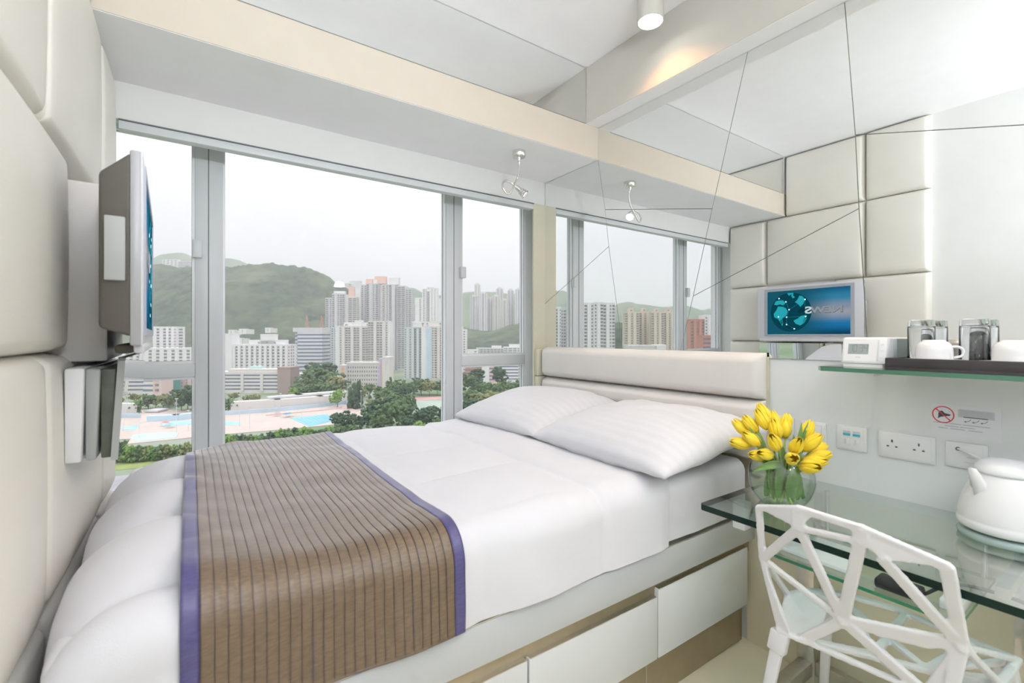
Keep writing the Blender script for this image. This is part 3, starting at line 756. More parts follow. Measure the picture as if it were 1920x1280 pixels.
# ================================================================== WALL FITTINGS
def plate_box(m, y0, y1, z0, z1, d0=.009): m.box(XR - d0, XR, y0, y1, z0, z1)
def wall_plate(name, label, cat, y0, y1, z0, z1):
    t = thing(name, label, cat, (XR, (y0 + y1) / 2, (z0 + z1) / 2))
    m = MB(); plate_box(m, y0, y1, z0, z1); m.build('face_plate', M['white_plastic'], t, bevel=.003)
    m = MB(); m.box(XR - .0105, XR - .008, y0 + .010, y1 - .006, z0 + .006, z1 - .006); m.build('raised_face', M['white_plastic'], t, bevel=.0015)
    return t
XF = XR - .0106
t = wall_plate('light_switch', 'white switch plate half hidden behind the tulips, nearest the headboard', 'switch', .873, .959, .885, .971)
MB().box(XF - .003, XF + .001, .885, .943, .90, .957).build('rocker', M['white_plastic'], t, bevel=.0015)
t = wall_plate('light_switch', 'white rocker switch plate at the side of the tulips', 'switch', .760, .846, .879, .965)
MB().box(XF - .003, XF + .001, .775, .832, .893, .951).build('rocker', M['white_plastic'], t, bevel=.0015)
MB().box(XF - .0005, XF + .0005, .7735, .8335, .8915, .9525).build('rocker_gap', M['ink_pale'], t)
t = wall_plate('data_outlet', 'white twin data outlet with two blue label windows', 'outlet', .633, .726, .882, .968)
for y0 in (.652, .682):
    w = MB().box(XF - .001, XF + .0005, y0, y0 + .022, .934, .951).build('label_window', M['ink_pale'], t)
    MB().box(XF - .0016, XF - .0008, y0, y0 + .022, .934, .942).build('blue_strip', M['blue_label'], w)
    j = MB().box(XF - .001, XF + .0005, y0 + .001, y0 + .021, .902, .925).build('shutter', M['white_gloss'], t, bevel=.0006)
    MB().box(XF - .0016, XF - .0008, y0 + .012, y0 + .018, .905, .922).build('shutter_slot', M['ink_pale'], j)
t = wall_plate('power_socket', 'white double three-pin power socket above the desk', 'socket', .451, .600, .880, .967)
for yc in (.5615, .4915):
    MB().box(XF - .0008, XF + .0005, yc - .002, yc + .002, .933, .942).build('earth_slot', M['ink'], t)
    for dy in (-.0115, .0115): MB().box(XF - .0008, XF + .0005, yc + dy - .0032, yc + dy + .0032, .9175, .9215).build('pin_slot', M['ink'], t)
t = wall_plate('cable_outlet', 'white blank outlet plate with a cable plugged in beside the kettle', 'outlet', .333, .428, .886, .964)
MB().cyl((XF + .001, .398, .944), (XF - .0012, .398, .944), .0058, n=18).build('socket_ring', M['ink'], t)
MB().box(XF - .0006, XF + .0005, .36, .378, .920, .9225).build('mark', M['ink_pale'], t)
MB().box(XF - .0006, XF + .0005, .352, .385, .905, .9065).build('mark', M['ink_pale'], t)
ac = MB().tube(catmull([(XF - .001, .398, .944), (1.925, .385, .944), (1.915, .350, .930), (1.905, .305, .915), (1.90, .26, .89), (1.905, .20, .83), (1.91, .16, .76), (1.905, .10, .7485), (1.90, -.05, .7485)], 6), .0035, 10).build('aerial_cable', M['white_plastic'], None, smooth=True)
tag(ac, 'thin white cable from the outlet plate running behind the kettle', 'cable')

# printed notice
nt_ = thing('wall_notice', 'white printed notice with red no-bell symbol and air conditioner picture', 'notice', (XR, .383, 1.03))
MB().box(XR - .0012, XR - .0002, .306, .462, .978, 1.076).build('paper', M['paper'], nt_)
XN = XR - .0013
def flat(pts, name, mat, k=.0004, parent=nt_):
    m = MB(); m.prism([(XN, y, z) for y, z in pts], (-k, 0, 0)); return m.build(name, mat, parent)
def ring(yc, zc, r0, r1, name, mat):
    m = MB(); n = 40
    for i in range(n):
        a, b = 2 * math.pi * i / n, 2 * math.pi * (i + 1) / n
        m.prism([(XN, yc + r0 * math.cos(a), zc + r0 * math.sin(a)), (XN, yc + r1 * math.cos(a), zc + r1 * math.sin(a)), (XN, yc + r1 * math.cos(b), zc + r1 * math.sin(b)), (XN, yc + r0 * math.cos(b), zc + r0 * math.sin(b))], (-.0004, 0, 0))
    return m.build(name, mat, nt_)
yc, zc = .4345, 1.043                     # y falls to the reader's right
bell = flat([(yc + .012, zc - .013), (yc + .011, zc + .004), (yc + .008, zc + .011), (yc + .002, zc + .012), (yc - .004, zc + .005), (yc - .018, zc + .002), (yc - .016, zc - .002), (yc - .006, zc - .004), (yc + .006, zc - .008)], 'bell_symbol', M['ink'])
ring(yc, zc, .0235, .0265, 'red_ring', M['red'])
m = MB(); m.bar((XN - .0006, yc + .0175, zc + .0175), (XN - .0006, yc - .0175, zc - .0175), .003, .0005, (1, 0, 0)); m.build('red_slash', M['red'], nt_)
m = MB()
for k in range(6):
    a = .4 + k * 1.05; m.bar((XN - .0002, yc + .017 * math.cos(a), zc + .017 * math.sin(a)), (XN - .0002, yc + .020 * math.cos(a), zc + .020 * math.sin(a)), .0007, .0003, (1, 0, 0))
m.build('sound_marks', M['ink_grey'], nt_)
u_ = flat([(.400, 1.040), (.400, 1.062), (.397, 1.065), (.323, 1.064), (.320, 1.061), (.320, 1.040)], 'unit_picture', M['ink_pale'])
for k in range(5):
    m = MB(); m.box(XN - .0007, XN - .0004, .324, .396, 1.0465 + k * .0033, 1.0472 + k * .0033); m.build('grille_line', M['ink_grey'], u_)
m = MB(); m.box(XN - .0008, XN - .0004, .334, .388, 1.0405, 1.0428); m.build('outlet_slot', M['ink'], u_)
for k in range(3):
    y0 = .381 - k * .018; m = MB()
    pts = [(y0 - .010, 1.036), (y0 - .007, 1.0315), (y0 - .002, 1.0285), (y0 + .003, 1.0275)]
    for p, q in zip(pts[:-1], pts[1:]): m.bar((XN - .0002, *p), (XN - .0002, *q), .0011, .0004, (1, 0, 0), ext=.0003)
    m.prism([(XN, y0 + .006, 1.0275), (XN, y0 + .001, 1.0300), (XN, y0 + .001, 1.0255)], (-.0004, 0, 0)); m.build('air_arrow', M['ink'], nt_)
for z, spans in ((1.0165, ((.458, .424), (.421, .392), (.389, .330))), (1.0085, ((.430, .398), (.395, .362))), (1.0010, ((.446, .424), (.418, .384), (.376, .346)))):
    for y1, y0 in spans: m = MB(); m.box(XN - .0004, XN, y0, y1, z, z + .0016); m.build('print_line', M['ink_grey'], nt_)

# ================================================================== GLASS SHELF AND WHAT STANDS ON IT
gs = thing('glass_shelf', 'green-edged glass wall shelf over the desk', 'shelf', (1.84, .2, 1.18))
SZ = 1.188
MB().prism([(1.722, -.5, SZ - .013), (1.9475, -.5, SZ - .013), (1.9475, .712, SZ - .013), (1.76, .712, SZ - .013), (1.722, .690, SZ - .013)], (0, 0, .013), 0, 1).build('glass_plate', [M['glass_top'], M['glass_edge_shelf']], gs)
for y in (.60, .05): MB().box(1.86, 1.948, y - .012, y + .012, SZ - .032, SZ - .0132).build('bracket', M['white_plastic'], gs, bevel=.003)

ck = thing('alarm_clock', 'small white digital clock with grey display on the glass shelf', 'clock', (1.81, .59, SZ))
cy0, cy1 = .532, .652
prof_ = [(1.778, SZ + .014), (1.796, SZ + .096), (1.808, SZ + .098), (1.830, SZ + .094), (1.838, SZ + .014)]
m = MB(); m.prism([(x, cy0, z) for x, z in prof_], (0, cy1 - cy0, 0)); m.build('case', M['white_plastic'], ck, bevel=.004)
MB().box(1.784, 1.85, cy0 + .008, cy1 - .004, SZ, SZ + .014).build('base', M['white_plastic'], ck, bevel=.003)
MB().box(1.830, 1.865, cy0 - .006, cy1 - .02, SZ + .020, SZ + .094).build('back_shell', M['clock_side'], ck, bevel=.004)
def face_pt(y, k, off=.0006):              # k from 0 (bottom) to 1 (top) up the slanted face
    nx_, nz_ = -.976, .214
    return Vector((1.778 + .018 * k + nx_ * off, y, SZ + .014 + .082 * k + nz_ * off))
def face_quad(y0, y1, k0, k1, name, mat, off, parent, th=.0004):
    m = MB(); P = [face_pt(y1, k0, off), face_pt(y0, k0, off), face_pt(y0, k1, off), face_pt(y1, k1, off)]
    m.prism(P, Vector((-.976, 0, .214)) * th); return m.build(name, mat, parent)
fr = face_quad(.556, .646, .08, .94, 'front_frame', M['white_gloss'], .0006, ck)
sc_ = face_quad(.578, .634, .36, .76, 'display', M['lcd'], .0012, ck)
face_quad(.571, .5765, .34, .80, 'display_glint', M['white_gloss'], .0012, ck)
face_quad(.5515, .5535, .10, .92, 'groove', M['ink_pale'], .0006, ck)
SEG = {'1': 'bc', '0': 'abcdef', '3': 'abgcd', '4': 'fgbc'}
def digit(chx, y, k0=.46, w=.0085, h=.26):
    a = {'a': (0, 1, 1, 1), 'b': (1, .5, 1, 1), 'c': (1, 0, 1, .5), 'd': (0, 0, 1, 0), 'e': (0, 0, 0, .5), 'f': (0, .5, 0, 1), 'g': (0, .5, 1, .5)}
    m = MB()
    for s_ in SEG[chx]:
        x0, z0, x1, z1 = a[s_]
        m.bar(face_pt(y - x0 * w, k0 + z0 * h, .0018), face_pt(y - x1 * w, k0 + z1 * h, .0018), .0014, .0003, (-.976, 0, .214))
    m.build('digit', M['lcd_ink'], sc_)
for dch, y in (('1', .6365 - .006), ('0', .6185), ('3', .602), ('4', .5895)): digit(dch, y)
for y in (.628, .618): face_quad(y - .002, y, .40, .43, 'display_mark', M['lcd_ink'], .0017, sc_)
face_quad(.598, .612, .22, .255, 'maker_mark', M['ink_pale'], .0012, ck)
for k in (.25, .5, .72): face_quad(.538, .547, k, k + .05, 'button', M['white_gloss'], .0010, ck, .001)

tr = thing('serving_tray', 'dark brown lipped tray on the glass shelf', 'tray', (1.84, .25, SZ))
MB().box(1.742, 1.938, -.06, .522, SZ + .0003, SZ + .008).build('base', M['tray'], tr)
for b in ((1.742, 1.750, -.06, .522), (1.930, 1.938, -.06, .522), (1.750, 1.930, .514, .522), (1.750, 1.930, -.06, -.052)):
    MB().box(*b, SZ + .008, SZ + .036).build('rim', M['tray'], tr, bevel=.0015)
ZT_ = SZ + .008
def saucer(x, y, label):
    o = MB().lathe([(.0001, ZT_ + .003), (.028, ZT_ + .0005), (.030, ZT_ + .003), (.060, ZT_ + .019), (.070, ZT_ + .0235), (.0705, ZT_ + .0255), (.060, ZT_ + .0215), (.030, ZT_ + .0065), (.0001, ZT_ + .0062)], (x, y, 0), 40).build('saucer', M['white_gloss'], None, smooth=True)
    tag(o, label, 'saucer', 'white saucers on the tray')
def cup(x, y, label):
    z = ZT_ + .0225
    t = thing('coffee_cup', label, 'cup', (x, y, z), 0, 'white cups turned over on the tray')
    MB().lathe([(.0400, z), (.0425, z + .001), (.0430, z + .012), (.0425, z + .032), (.039, z + .046), (.033, z + .053), (.027, z + .056), (.026, z + .060), (.024, z + .060), (.022, z + .056), (.0001, z + .0555)], (x, y, 0), 40).build('bowl', M['white_gloss'], t, smooth=True)
    d = Vector((.35, -.94, 0)).normalized(); p = Vector((x, y, z))
    pts = catmull([p + d * .040 + Vector((0, 0, .040)), p + d * .055 + Vector((0, 0, .039)), p + d * .064 + Vector((0, 0, .028)), p + d * .060 + Vector((0, 0, .014)), p + d * .043 + Vector((0, 0, .008))], 6)
    MB().tube(pts, .0038, 10).build('handle', M['white_gloss'], t, smooth=True)
saucer(1.815, .425, 'white saucer under the cup nearest the clock'); saucer(1.815, .262, 'white saucer under the cup above the kettle')
cup(1.815, .425, 'white cup turned upside down nearest the clock'); cup(1.815, .262, 'white cup turned upside down above the kettle')
def glass(x, y, label):
    z = ZT_ + .0004
    o = MB().lathe([(.0335, z), (.0345, z + .002), (.0335, z + .12), (.032, z + .142), (.030, z + .1435), (.0001, z + .1435), (.0001, z + .126), (.029, z + .124), (.0315, z + .118), (.0325, z + .002), (.0335, z)], (x, y, 0), 36).build('drinking_glass', M['tumbler'], None, smooth=True, angle=.8)
    tag(o, label, 'glass', 'clear tumblers standing upside down on the tray')
glass(1.878, .470, 'clear tumbler upside down behind the first cup'); glass(1.890, .352, 'clear tumbler upside down between the two cups')

# ================================================================== KETTLE
KX, KY = 1.800, .272; KZ = .744
kt = thing('electric_kettle', 'white rounded electric kettle on the glass desk', 'kettle', (KX, KY, KZ))
MB().lathe([(.0001, KZ + .0003), (.092, KZ + .0003), (.098, KZ + .004), (.100, KZ + .012), (.094, KZ + .020), (.0001, KZ + .021)], (KX, KY, 0), 48).build('power_base', pmat('smoked_base', (.36, .46, .43), .2, spec=.6, var=.05), kt, smooth=True)
MB().lathe([(.0001, KZ + .026), (.088, KZ + .026), (.097, KZ + .030), (.1005, KZ + .040), (.1005, KZ + .050), (.0985, KZ + .053), (.099, KZ + .056), (.096, KZ + .080), (.089, KZ + .110), (.079, KZ + .140), (.067, KZ + .166), (.062, KZ + .176), (.060, KZ + .178)], (KX, KY, 0), 64).build('body', M['white_gloss'], kt, smooth=True)
MB().lathe([(.058, KZ + .176), (.066, KZ + .180), (.067, KZ + .184), (.062, KZ + .196), (.050, KZ + .208), (.030, KZ + .215), (.0001, KZ + .217)], (KX, KY, 0), 48).build('lid', M['white_gloss'], kt, smooth=True)
kd = Vector((-.80, .60, 0)).normalized(); ks = Vector((-kd.y, kd.x, 0)); kc = Vector((KX, KY, 0))
sp = MB()
def spout_ring(r, z, w, rise, th):
    return [kc + kd * (r + rise) + Vector((0, 0, KZ + z)), kc + kd * r + ks * w + Vector((0, 0, KZ + z + .004)), kc + kd * (r - th) + ks * w * .8 + Vector((0, 0, KZ + z + .006)), kc + kd * (r - th) - ks * w * .8 + Vector((0, 0, KZ + z + .006)), kc + kd * r - ks * w + Vector((0, 0, KZ + z + .004))]
R1_, R2_, R3_ = spout_ring(.070, .110, .026, .016, .03), spout_ring(.080, .150, .020, .008, .014), spout_ring(.092, .186, .011, .006, .004)
sp.add(R1_ + R2_ + R3_, [(i, (i + 1) % 5, 5 + (i + 1) % 5, 5 + i) for i in range(5)] + [(5 + i, 5 + (i + 1) % 5, 10 + (i + 1) % 5, 10 + i) for i in range(5)] + [(4, 3, 2, 1, 0), (10, 11, 12, 13, 14)])
so_ = sp.build('spout', M['white_gloss'], kt, smooth=True)
hp = [kc - kd * .058 + Vector((0, 0, KZ + .185)), kc - kd * .100 + Vector((0, 0, KZ + .190)), kc - kd * .125 + Vector((0, 0, KZ + .165)), kc - kd * .128 + Vector((0, 0, KZ + .120)), kc - kd * .118 + Vector((0, 0, KZ + .075)), kc - kd * .096 + Vector((0, 0, KZ + .055))]
MB().tube(catmull(hp, 8), .0115, 12).build('handle', M['white_gloss'], kt, smooth=True)
kl = Vector((-.50, -.866, 0))
a_ = kc + kl * .0975
m = MB(); m.bar(a_ + Vector((0, 0, KZ + .034)), a_ + Vector((0, 0, KZ + .040)), .006, .003, kl); m.build('switch_mark', M['ink_grey'], kt)

# ================================================================== VASE OF TULIPS
VX, VY, VZ = 1.590, .752, .744
vs_ = thing('glass_vase', 'round clear glass fishbowl vase on the desk corner', 'vase', (VX, VY, VZ))
R = .0975
prof = [(.0001, VZ + .002), (.050, VZ + .001)]
for k in range(22):
    a = -1.02 + k / 21 * 1.90; prof.append((R * math.cos(a) ** .85, VZ + .083 + R * math.sin(a)))
rim_r, rim_z = prof[-1]
prof += [(rim_r + .003, rim_z + .003), (rim_r - .002, rim_z + .004)]
inner = [(max(r - .003, .0001), z + .001) for r, z in prof[1:-2]][::-1]
MB().lathe(prof + inner + [(.0001, VZ + .006)], (VX, VY, 0), 56).build('bowl', M['vase'], vs_, smooth=True)
wz = VZ + .075
wp = [(.0001, VZ + .007)] + [(r - .004, z) for r, z in prof[1:] if VZ + .006 < z < wz] + [(R - .006, wz), (.0001, wz)]
MB().lathe(wp, (VX, VY, 0), 40).build('water', clear_glass('vase_water', (.93, .97, .90), .5, 1.33), vs_, smooth=True)

RV, FV = Vector((CY, -SY, 0)), Vector((SY, CY, 0))
VC = Vector((VX, VY, 0))
def petal_fn(phi, L, W, open_, twist):
    def fn(u, v):
        a = (u - .5) * 2
        h = v * L
        r = W * (math.sin(math.pi * min(1, .08 + v * .86)) ** .75) * (1 - .25 * v) + open_ * v * v
        half = .62 * (math.sin(math.pi * (.10 + .86 * v)) ** .6)
        if v > .985: half *= .25
        th = phi + a * half * 1.25
        rr = r * (1 - .06 * a * a)
        return (rr * math.cos(th), rr * math.sin(th), h - .004 * a * a * v)
    return fn
def bloom_mesh(L, W, open_, seed):
    m = MB()
    for k in range(3): m.grid(petal_fn(k * 2.0944 + seed, L, W * .90, open_ * .5, 0), 6, 9)
    for k in range(3): m.grid(petal_fn(k * 2.0944 + 1.047 + seed, L * .97, W, open_, 0), 6, 9)
    m.lathe([(.0001, -.001), (.005, .0), (W * .55, L * .12)], (0, 0, 0), 10)
    return m
tul = [  # u, v of the bloom in the bunch (photo scale, 574 px per metre), towards viewer, opening, label
 (1428, 790, .02, .003, 'tallest yellow tulip at the top of the bunch'), (1443, 783, -.02, .002, 'yellow tulip just behind the tallest one'),
 (1446, 806, .04, .002, 'upright yellow tulip in front of the tallest one'), (1461, 797, -.01, .003, 'yellow tulip at the top middle of the bunch'),
 (1474, 808, .01, .003, 'yellow tulip right of the top middle, upright'), (1498, 800, -.05, .002, 'small yellow tulip at the back by the long leaf tip'),
 (1412, 801, .0, .003, 'yellow tulip on the upper headboard side'), (1400, 810, -.02, .003, 'yellow tulip behind, leaning to the headboard'),
 (1430, 825, .085, .003, 'large closed yellow tulip left of the front centre'), (1463, 829, .10, .003, 'large closed yellow tulip at the front centre'),
 (1406, 826, .03, .004, 'yellow tulip on the headboard side, middle height'), (1391, 836, .01, .005, 'yellow tulip leaning farthest to the headboard'),
 (1417, 847, .075, .003, 'yellow tulip lying sideways at the lower headboard side'), (1410, 854, .05, .003, 'lowest small yellow tulip on the headboard side'),
 (1451, 849, .115, .006, 'small opening yellow tulip low at the front'), (1502, 828, .07, .003, 'large yellow tulip leaning toward the light switch'),
 (1519, 811, .0, .003, 'yellow tulip reaching up to the light switch'), (1520, 831, .01, .004, 'yellow tulip on the wall side, middle height'),
 (1496, 856, .10, .004, 'low yellow tulip leaning out toward the chair'), (1478, 862, .125, .005, 'lowest yellow tulip nodding over the vase rim'),
 (1524, 853, .05, .005, 'low yellow tulip on the wall side'), (1531, 843, .02, .005, 'yellow tulip leaning farthest to the wall sockets')]
for i, (u, v, tw, op, lb) in enumerate(tul):
    side = (u - 1464) / 574; z = EYE - (v - V0) / 574 + .006
    pos = VC + RV * side - FV * (tw - .02) + Vector((0, 0, z))
    ax = (pos - (VC + FV * -.015 + Vector((0, 0, pos.z - (.105 if v < 812 else .065 if v < 832 else .022))))).normalized()
    ax = (ax + Vector((0, 0, .12 if v < 830 else 0))).normalized()
    L, W = (.074 + rnd.uniform(-.004, .006)), (.0225 + rnd.uniform(-.0015, .002))
    if 'small' in lb: L *= .8; W *= .9
    base = pos - ax * L * .45
    t = thing('tulip', lb, 'flower', tuple(base), 0, 'yellow tulips in the glass vase')
    bm_m = bloom_mesh(L, W, op, i * .7)
    o = bm_m.build('bloom', M['petal'], t, smooth=True, local=True)
    o.rotation_euler = ax.to_track_quat('Z', 'Y').to_euler()
    so = o.modifiers.new('petal', 'SOLIDIFY'); so.thickness = .0008
    an = rnd.uniform(0, 6.28); rr = rnd.uniform(.01, .045)
    bot = Vector((VX + rr * math.cos(an), VY + rr * math.sin(an), VZ + .012))
    mid = VC + (Vector((base.x, base.y, 0)) - VC) * .32 + Vector((0, 0, VZ + .105))
    MB().tube(catmull([bot, mid, base - ax * .02, base + ax * .003], 5), .0030, 7).build('stem', M['stem'], t, smooth=True)
def leaf(p0, p1, p2, w, n, parent, twist=0.0):
    p0, p1, p2 = Vector(p0), Vector(p1), Vector(p2); m = MB(); nn = Vector(n)
    def fn(u, v):
        c = p0 * (1 - v) ** 2 + p1 * 2 * v * (1 - v) + p2 * v * v
        d = (p1 - p0) * (1 - v) + (p2 - p1) * v
        a = d.cross(nn).normalized(); k = math.sin(math.pi * (.10 + .90 * v)) ** .8 if v < 1 else 0
        s_ = (u - .5) * 2
        return c + a * s_ * w * k + nn * (s_ * s_ * w * .35 * k)
    m.grid(fn, 6, 14); o = m.build('leaf', M['leaf'], parent, smooth=True)
    so = o.modifiers.new('blade', 'SOLIDIFY'); so.thickness = .0009
    return o
def vp(u, v, tw): return VC + RV * ((u - 1464) / 574) - FV * (tw - .02) + Vector((0, 0, EYE - (v - V0) / 574))
tl = [o for o in bpy.data.objects if o.name.startswith('tulip') and o.parent is None]
ncam = -FV
for i, (a, b, c_, w) in enumerate((
        ((1470, 905, .03), (1480, 850, .06), (1491, 789, .05), .0135), ((1478, 890, .02), (1495, 830, .03), (1519, 790, .01), .008), ((1465, 900, .05), (1470, 840, .08), (1462, 806, .09), .010),
        ((1440, 900, .03), (1425, 850, .06), (1400, 798, .03), .012), ((1445, 900, .02), (1430, 830, .03), (1413, 789, .0), .008), ((1455, 870, .06), (1425, 850, .10), (1391, 875, .08), .013),
        ((1490, 880, .02), (1525, 860, .02), (1531, 896, .0), .010), ((1450, 930, .04), (1447, 885, .06), (1452, 858, .05), .016), ((1470, 935, .05), (1462, 890, .07), (1480, 862, .06), .022),
        ((1435, 930, .02), (1430, 890, .04), (1445, 860, .04), .014), ((1490, 935, .03), (1492, 890, .05), (1470, 862, .04), .013), ((1450, 938, .03), (1440, 905, .04), (1432, 870, .03), .012), ((1505, 935, .02), (1485, 900, .04), (1475, 865, .03), .012),
        ((1462, 900, .03), (1458, 860, .06), (1448, 820, .05), .014), ((1468, 900, .04), (1476, 855, .07), (1484, 822, .06), .015), ((1450, 890, .03), (1438, 862, .06), (1420, 838, .04), .012), ((1480, 890, .03), (1500, 862, .05), (1518, 838, .03), .013), ((1462, 885, .06), (1466, 862, .09), (1472, 842, .08), .014))):
    leaf(vp(*a), vp(*b), vp(*c_), w, ncam, tl[i % len(tl)])

# ================================================================== TELEVISION AND MIRROR CONSOLE
tv = thing('television', 'silver flat television showing a blue news globe on the padded wall', 'television', (-.2, 1.70, 1.25))
MB().box(-.292, -.172, 1.578, 2.080, 1.225, 1.680).build('mount_board', M['head_leather'], tv, bevel=.006)
TY0, TY1, TZ0, TZ1, TXF = 1.312, 2.085, 1.268, 1.700, -.088
def tv_prism(pts, x0, x1, name, mat, bevel=.004):
    m = MB(); m.prism([(x0, y, z) for y, z in pts], (x1 - x0, 0, 0)); return m.build(name, mat, tv, bevel=bevel)
m = MB()      # back housing, tapered
f0 = [(TY0 + .004, TZ0 + .02), (TY1 - .004, TZ0 + .02), (TY1 - .004, TZ1 - .004), (TY0 + .004, TZ1 - .004)]; f1 = [(TY0 + .018, TZ0 + .04), (TY1 - .018, TZ0 + .04), (TY1 - .018, TZ1 - .055), (TY0 + .018, TZ1 - .055)]
m.add([(-.112, y, z) for y, z in f0] + [(-.168, y, z) for y, z in f1], [(0, 1, 2, 3), (7, 6, 5, 4), (0, 4, 5, 1), (1, 5, 6, 2), (2, 6, 7, 3), (3, 7, 4, 0)])
m.build('back_housing', M['tv_back'], tv, bevel=.008, seg=3)
tv_prism([(TY0, TZ0), (TY1, TZ0), (TY1, TZ1), (TY0, TZ1)], -.115, -.094, 'side_shell', M['tv_shell'], .005)
MB().box(-.158, -.122, TY0 + .001, TY0 + .012, 1.41, 1.55).build('side_socket_cover', M['grey'], tv, bevel=.003)
b0 = .012
tv_prism([(TY0, TZ0), (TY1, TZ0), (TY1, TZ1), (TY0, TZ1)], -.096, TXF - .004, 'front_frame', M['tv_bezel'], .004)
sy0, sy1, sz0, sz1 = 1.392, 2.000, 1.308, 1.662
fr_ = MB()
for b in ((sy0 - .025, sy1 + .025, sz1, sz1 + .022), (sy0 - .025, sy1 + .025, sz0 - .018, sz0), (sy0 - .025, sy0, sz0, sz1), (sy1, sy1 + .025, sz0, sz1)): fr_.box(TXF - .0045, TXF, b[0], b[1], b[2], b[3])
fr_.build('inner_bezel', pmat('tv_grey_inner_bezel', (.46, .49, .56), .4, var=.01), tv)
MB().box(TXF - .022, TXF - .002, TY0 + .03, TY1 - .015, 1.250, TZ0 + .006).build('speaker_bar', M['tv_bezel'], tv, bevel=.006)
MB().box(-.15, -.112, 1.45, 1.90, 1.247, 1.27).build('neck', M['tv_back'], tv, bevel=.008)
# the picture
def screen_mat():
    m, nt, out = new_mat('news_picture')
    e = nt.nodes.new('ShaderNodeEmission'); tc = nt.nodes.new('ShaderNodeTexCoord'); s_ = nt.nodes.new('ShaderNodeSeparateXYZ')
    r1 = nt.nodes.new('ShaderNodeValToRGB'); r1.color_ramp.interpolation = 'EASE'
    mr = nt.nodes.new('ShaderNodeMapRange'); mr.inputs['From Min'].default_value = 1.308 - 1.25; mr.inputs['From Max'].default_value = 1.662 - 1.25
    nt.links.new(tc.outputs['Object'], s_.inputs[0]); nt.links.new(s_.outputs['Z'], mr.inputs['Value']); nt.links.new(mr.outputs[0], r1.inputs[0])
    cr = r1.color_ramp
    cr.elements[0].position = 0; cr.elements[0].color = (.004, .045, .10, 1); cr.elements[1].position = 1; cr.elements[1].color = (.01, .10, .20, 1)
    for p, c in ((.22, (.012, .15, .34, 1)), (.48, (.28, .30, .34, 1)), (.60, (.20, .25, .32, 1)), (.80, (.03, .19, .33, 1))):
        q = cr.elements.new(p); q.color = c
    r2 = nt.nodes.new('ShaderNodeValToRGB'); mr2 = nt.nodes.new('ShaderNodeMapRange'); mr2.inputs['From Min'].default_value = 1.392 - 1.70; mr2.inputs['From Max'].default_value = 2.0 - 1.70
    nt.links.new(s_.outputs['Y'], mr2.inputs['Value']); nt.links.new(mr2.outputs[0], r2.inputs[0])
    r2.color_ramp.elements[0].position = .18; r2.color_ramp.elements[0].color = (0, 0, 0, 1); r2.color_ramp.elements[1].position = .55; r2.color_ramp.elements[1].color = (1, 1, 1, 1)
    mx = nt.nodes.new('ShaderNodeMix'); mx.data_type = 'RGBA'
    nt.links.new(r2.outputs[0], mx.inputs['Factor']); nt.links.new(r1.outputs[0], mx.inputs['A']); mx.inputs['B'].default_value = (.008, .085, .13, 1)
    nt.links.new(mx.outputs['Result'], e.inputs[0]); e.inputs[1].default_value = .62
    nt.links.new(e.outputs[0], out.inputs[0]); return m
scr = MB().box(TXF - .005, TXF - .003, sy0, sy1, sz0, sz1).build('screen', screen_mat(), tv)
XS = TXF - .003
def disc(yc, zc, r, name, mat, k, n=48):
    m = MB(); m.prism([(XS, yc + r * math.cos(2 * math.pi * i / n), zc + r * math.sin(2 * math.pi * i / n)) for i in range(n)], (k, 0, 0)); return m.build(name, mat, scr)
gy, gz, gr = 1.815, 1.487, .158
disc(gy, gz, gr, 'globe', emit_mat('globe_sea', (.003, .055, .085), .55), .0003)
land = emit_mat('globe_land', (.02, .34, .40), .62); dark = emit_mat('globe_shadow', (.002, .02, .032), 1.0); glow = emit_mat('globe_spark', (.55, .85, .9), 1.1); line_m = emit_mat('globe_line', (.03, .24, .30), 1.0)
# seen from the bed: y grows to the right
lands = [[(.085, .045), (.095, .02), (.115, -.01), (.110, -.035), (.085, -.045), (.070, -.075), (.055, -.10), (.045, -.07), (.055, -.045), (.025, -.02), (.018, .005), (.030, .03), (.055, .042)],
         [(.100, .085), (.112, .06), (.095, .055), (.070, .06), (.050, .052), (.035, .065), (.045, .085), (.075, .09)],
         [(-.02, .138), (-.005, .118), (-.015, .098), (-.030, .104), (-.005, .135), (.005, .139), (.022, .138), (.010, .118)],
         [(-.060, .115), (-.045, .085), (-.030, .070), (-.050, .055), (-.065, .035), (-.085, .055), (-.095, .085), (-.080, .108)],
         [(-.105, -.025), (-.070, -.030), (-.045, -.050), (-.020, -.062), (-.035, -.085), (-.065, -.098), (-.090, -.080), (-.110, -.050)]]
for pl in lands:
    m = MB(); pts = [(XS + .0004, gy + a * 1.16, gz + b * 1.12) for a, b in pl]
    m.prism(pts, (.0003, 0, 0)); m.build('continent', land, scr)
for pl in ([(.060, -.050), (.040, -.060), (.048, -.085), (.075, -.105), (.095, -.095), (.088, -.07)], [(-.02, -.115), (.015, -.105), (.03, -.118), (.0, -.135)], [(-.125, .03), (-.11, .0), (-.07, -.01), (-.05, .0), (-.08, .03)], [(-.13, -.05), (-.115, -.03), (-.1, -.06), (-.09, -.1), (-.115, -.08)]):
    m = MB(); m.prism([(XS + .0004, gy + a, gz + b) for a, b in pl], (.0003, 0, 0)); m.build('dark_patch', dark, scr)
spk = [(.09, .115), (.035, .085), (-.11, .095), (.01, .02), (.095, -.035), (.03, -.04), (-.115, -.04), (-.03, -.135), (.03, -.10)]
for a, b in spk: disc(gy + a, gz + b, .0055, 'spark', glow, .0010, 12)
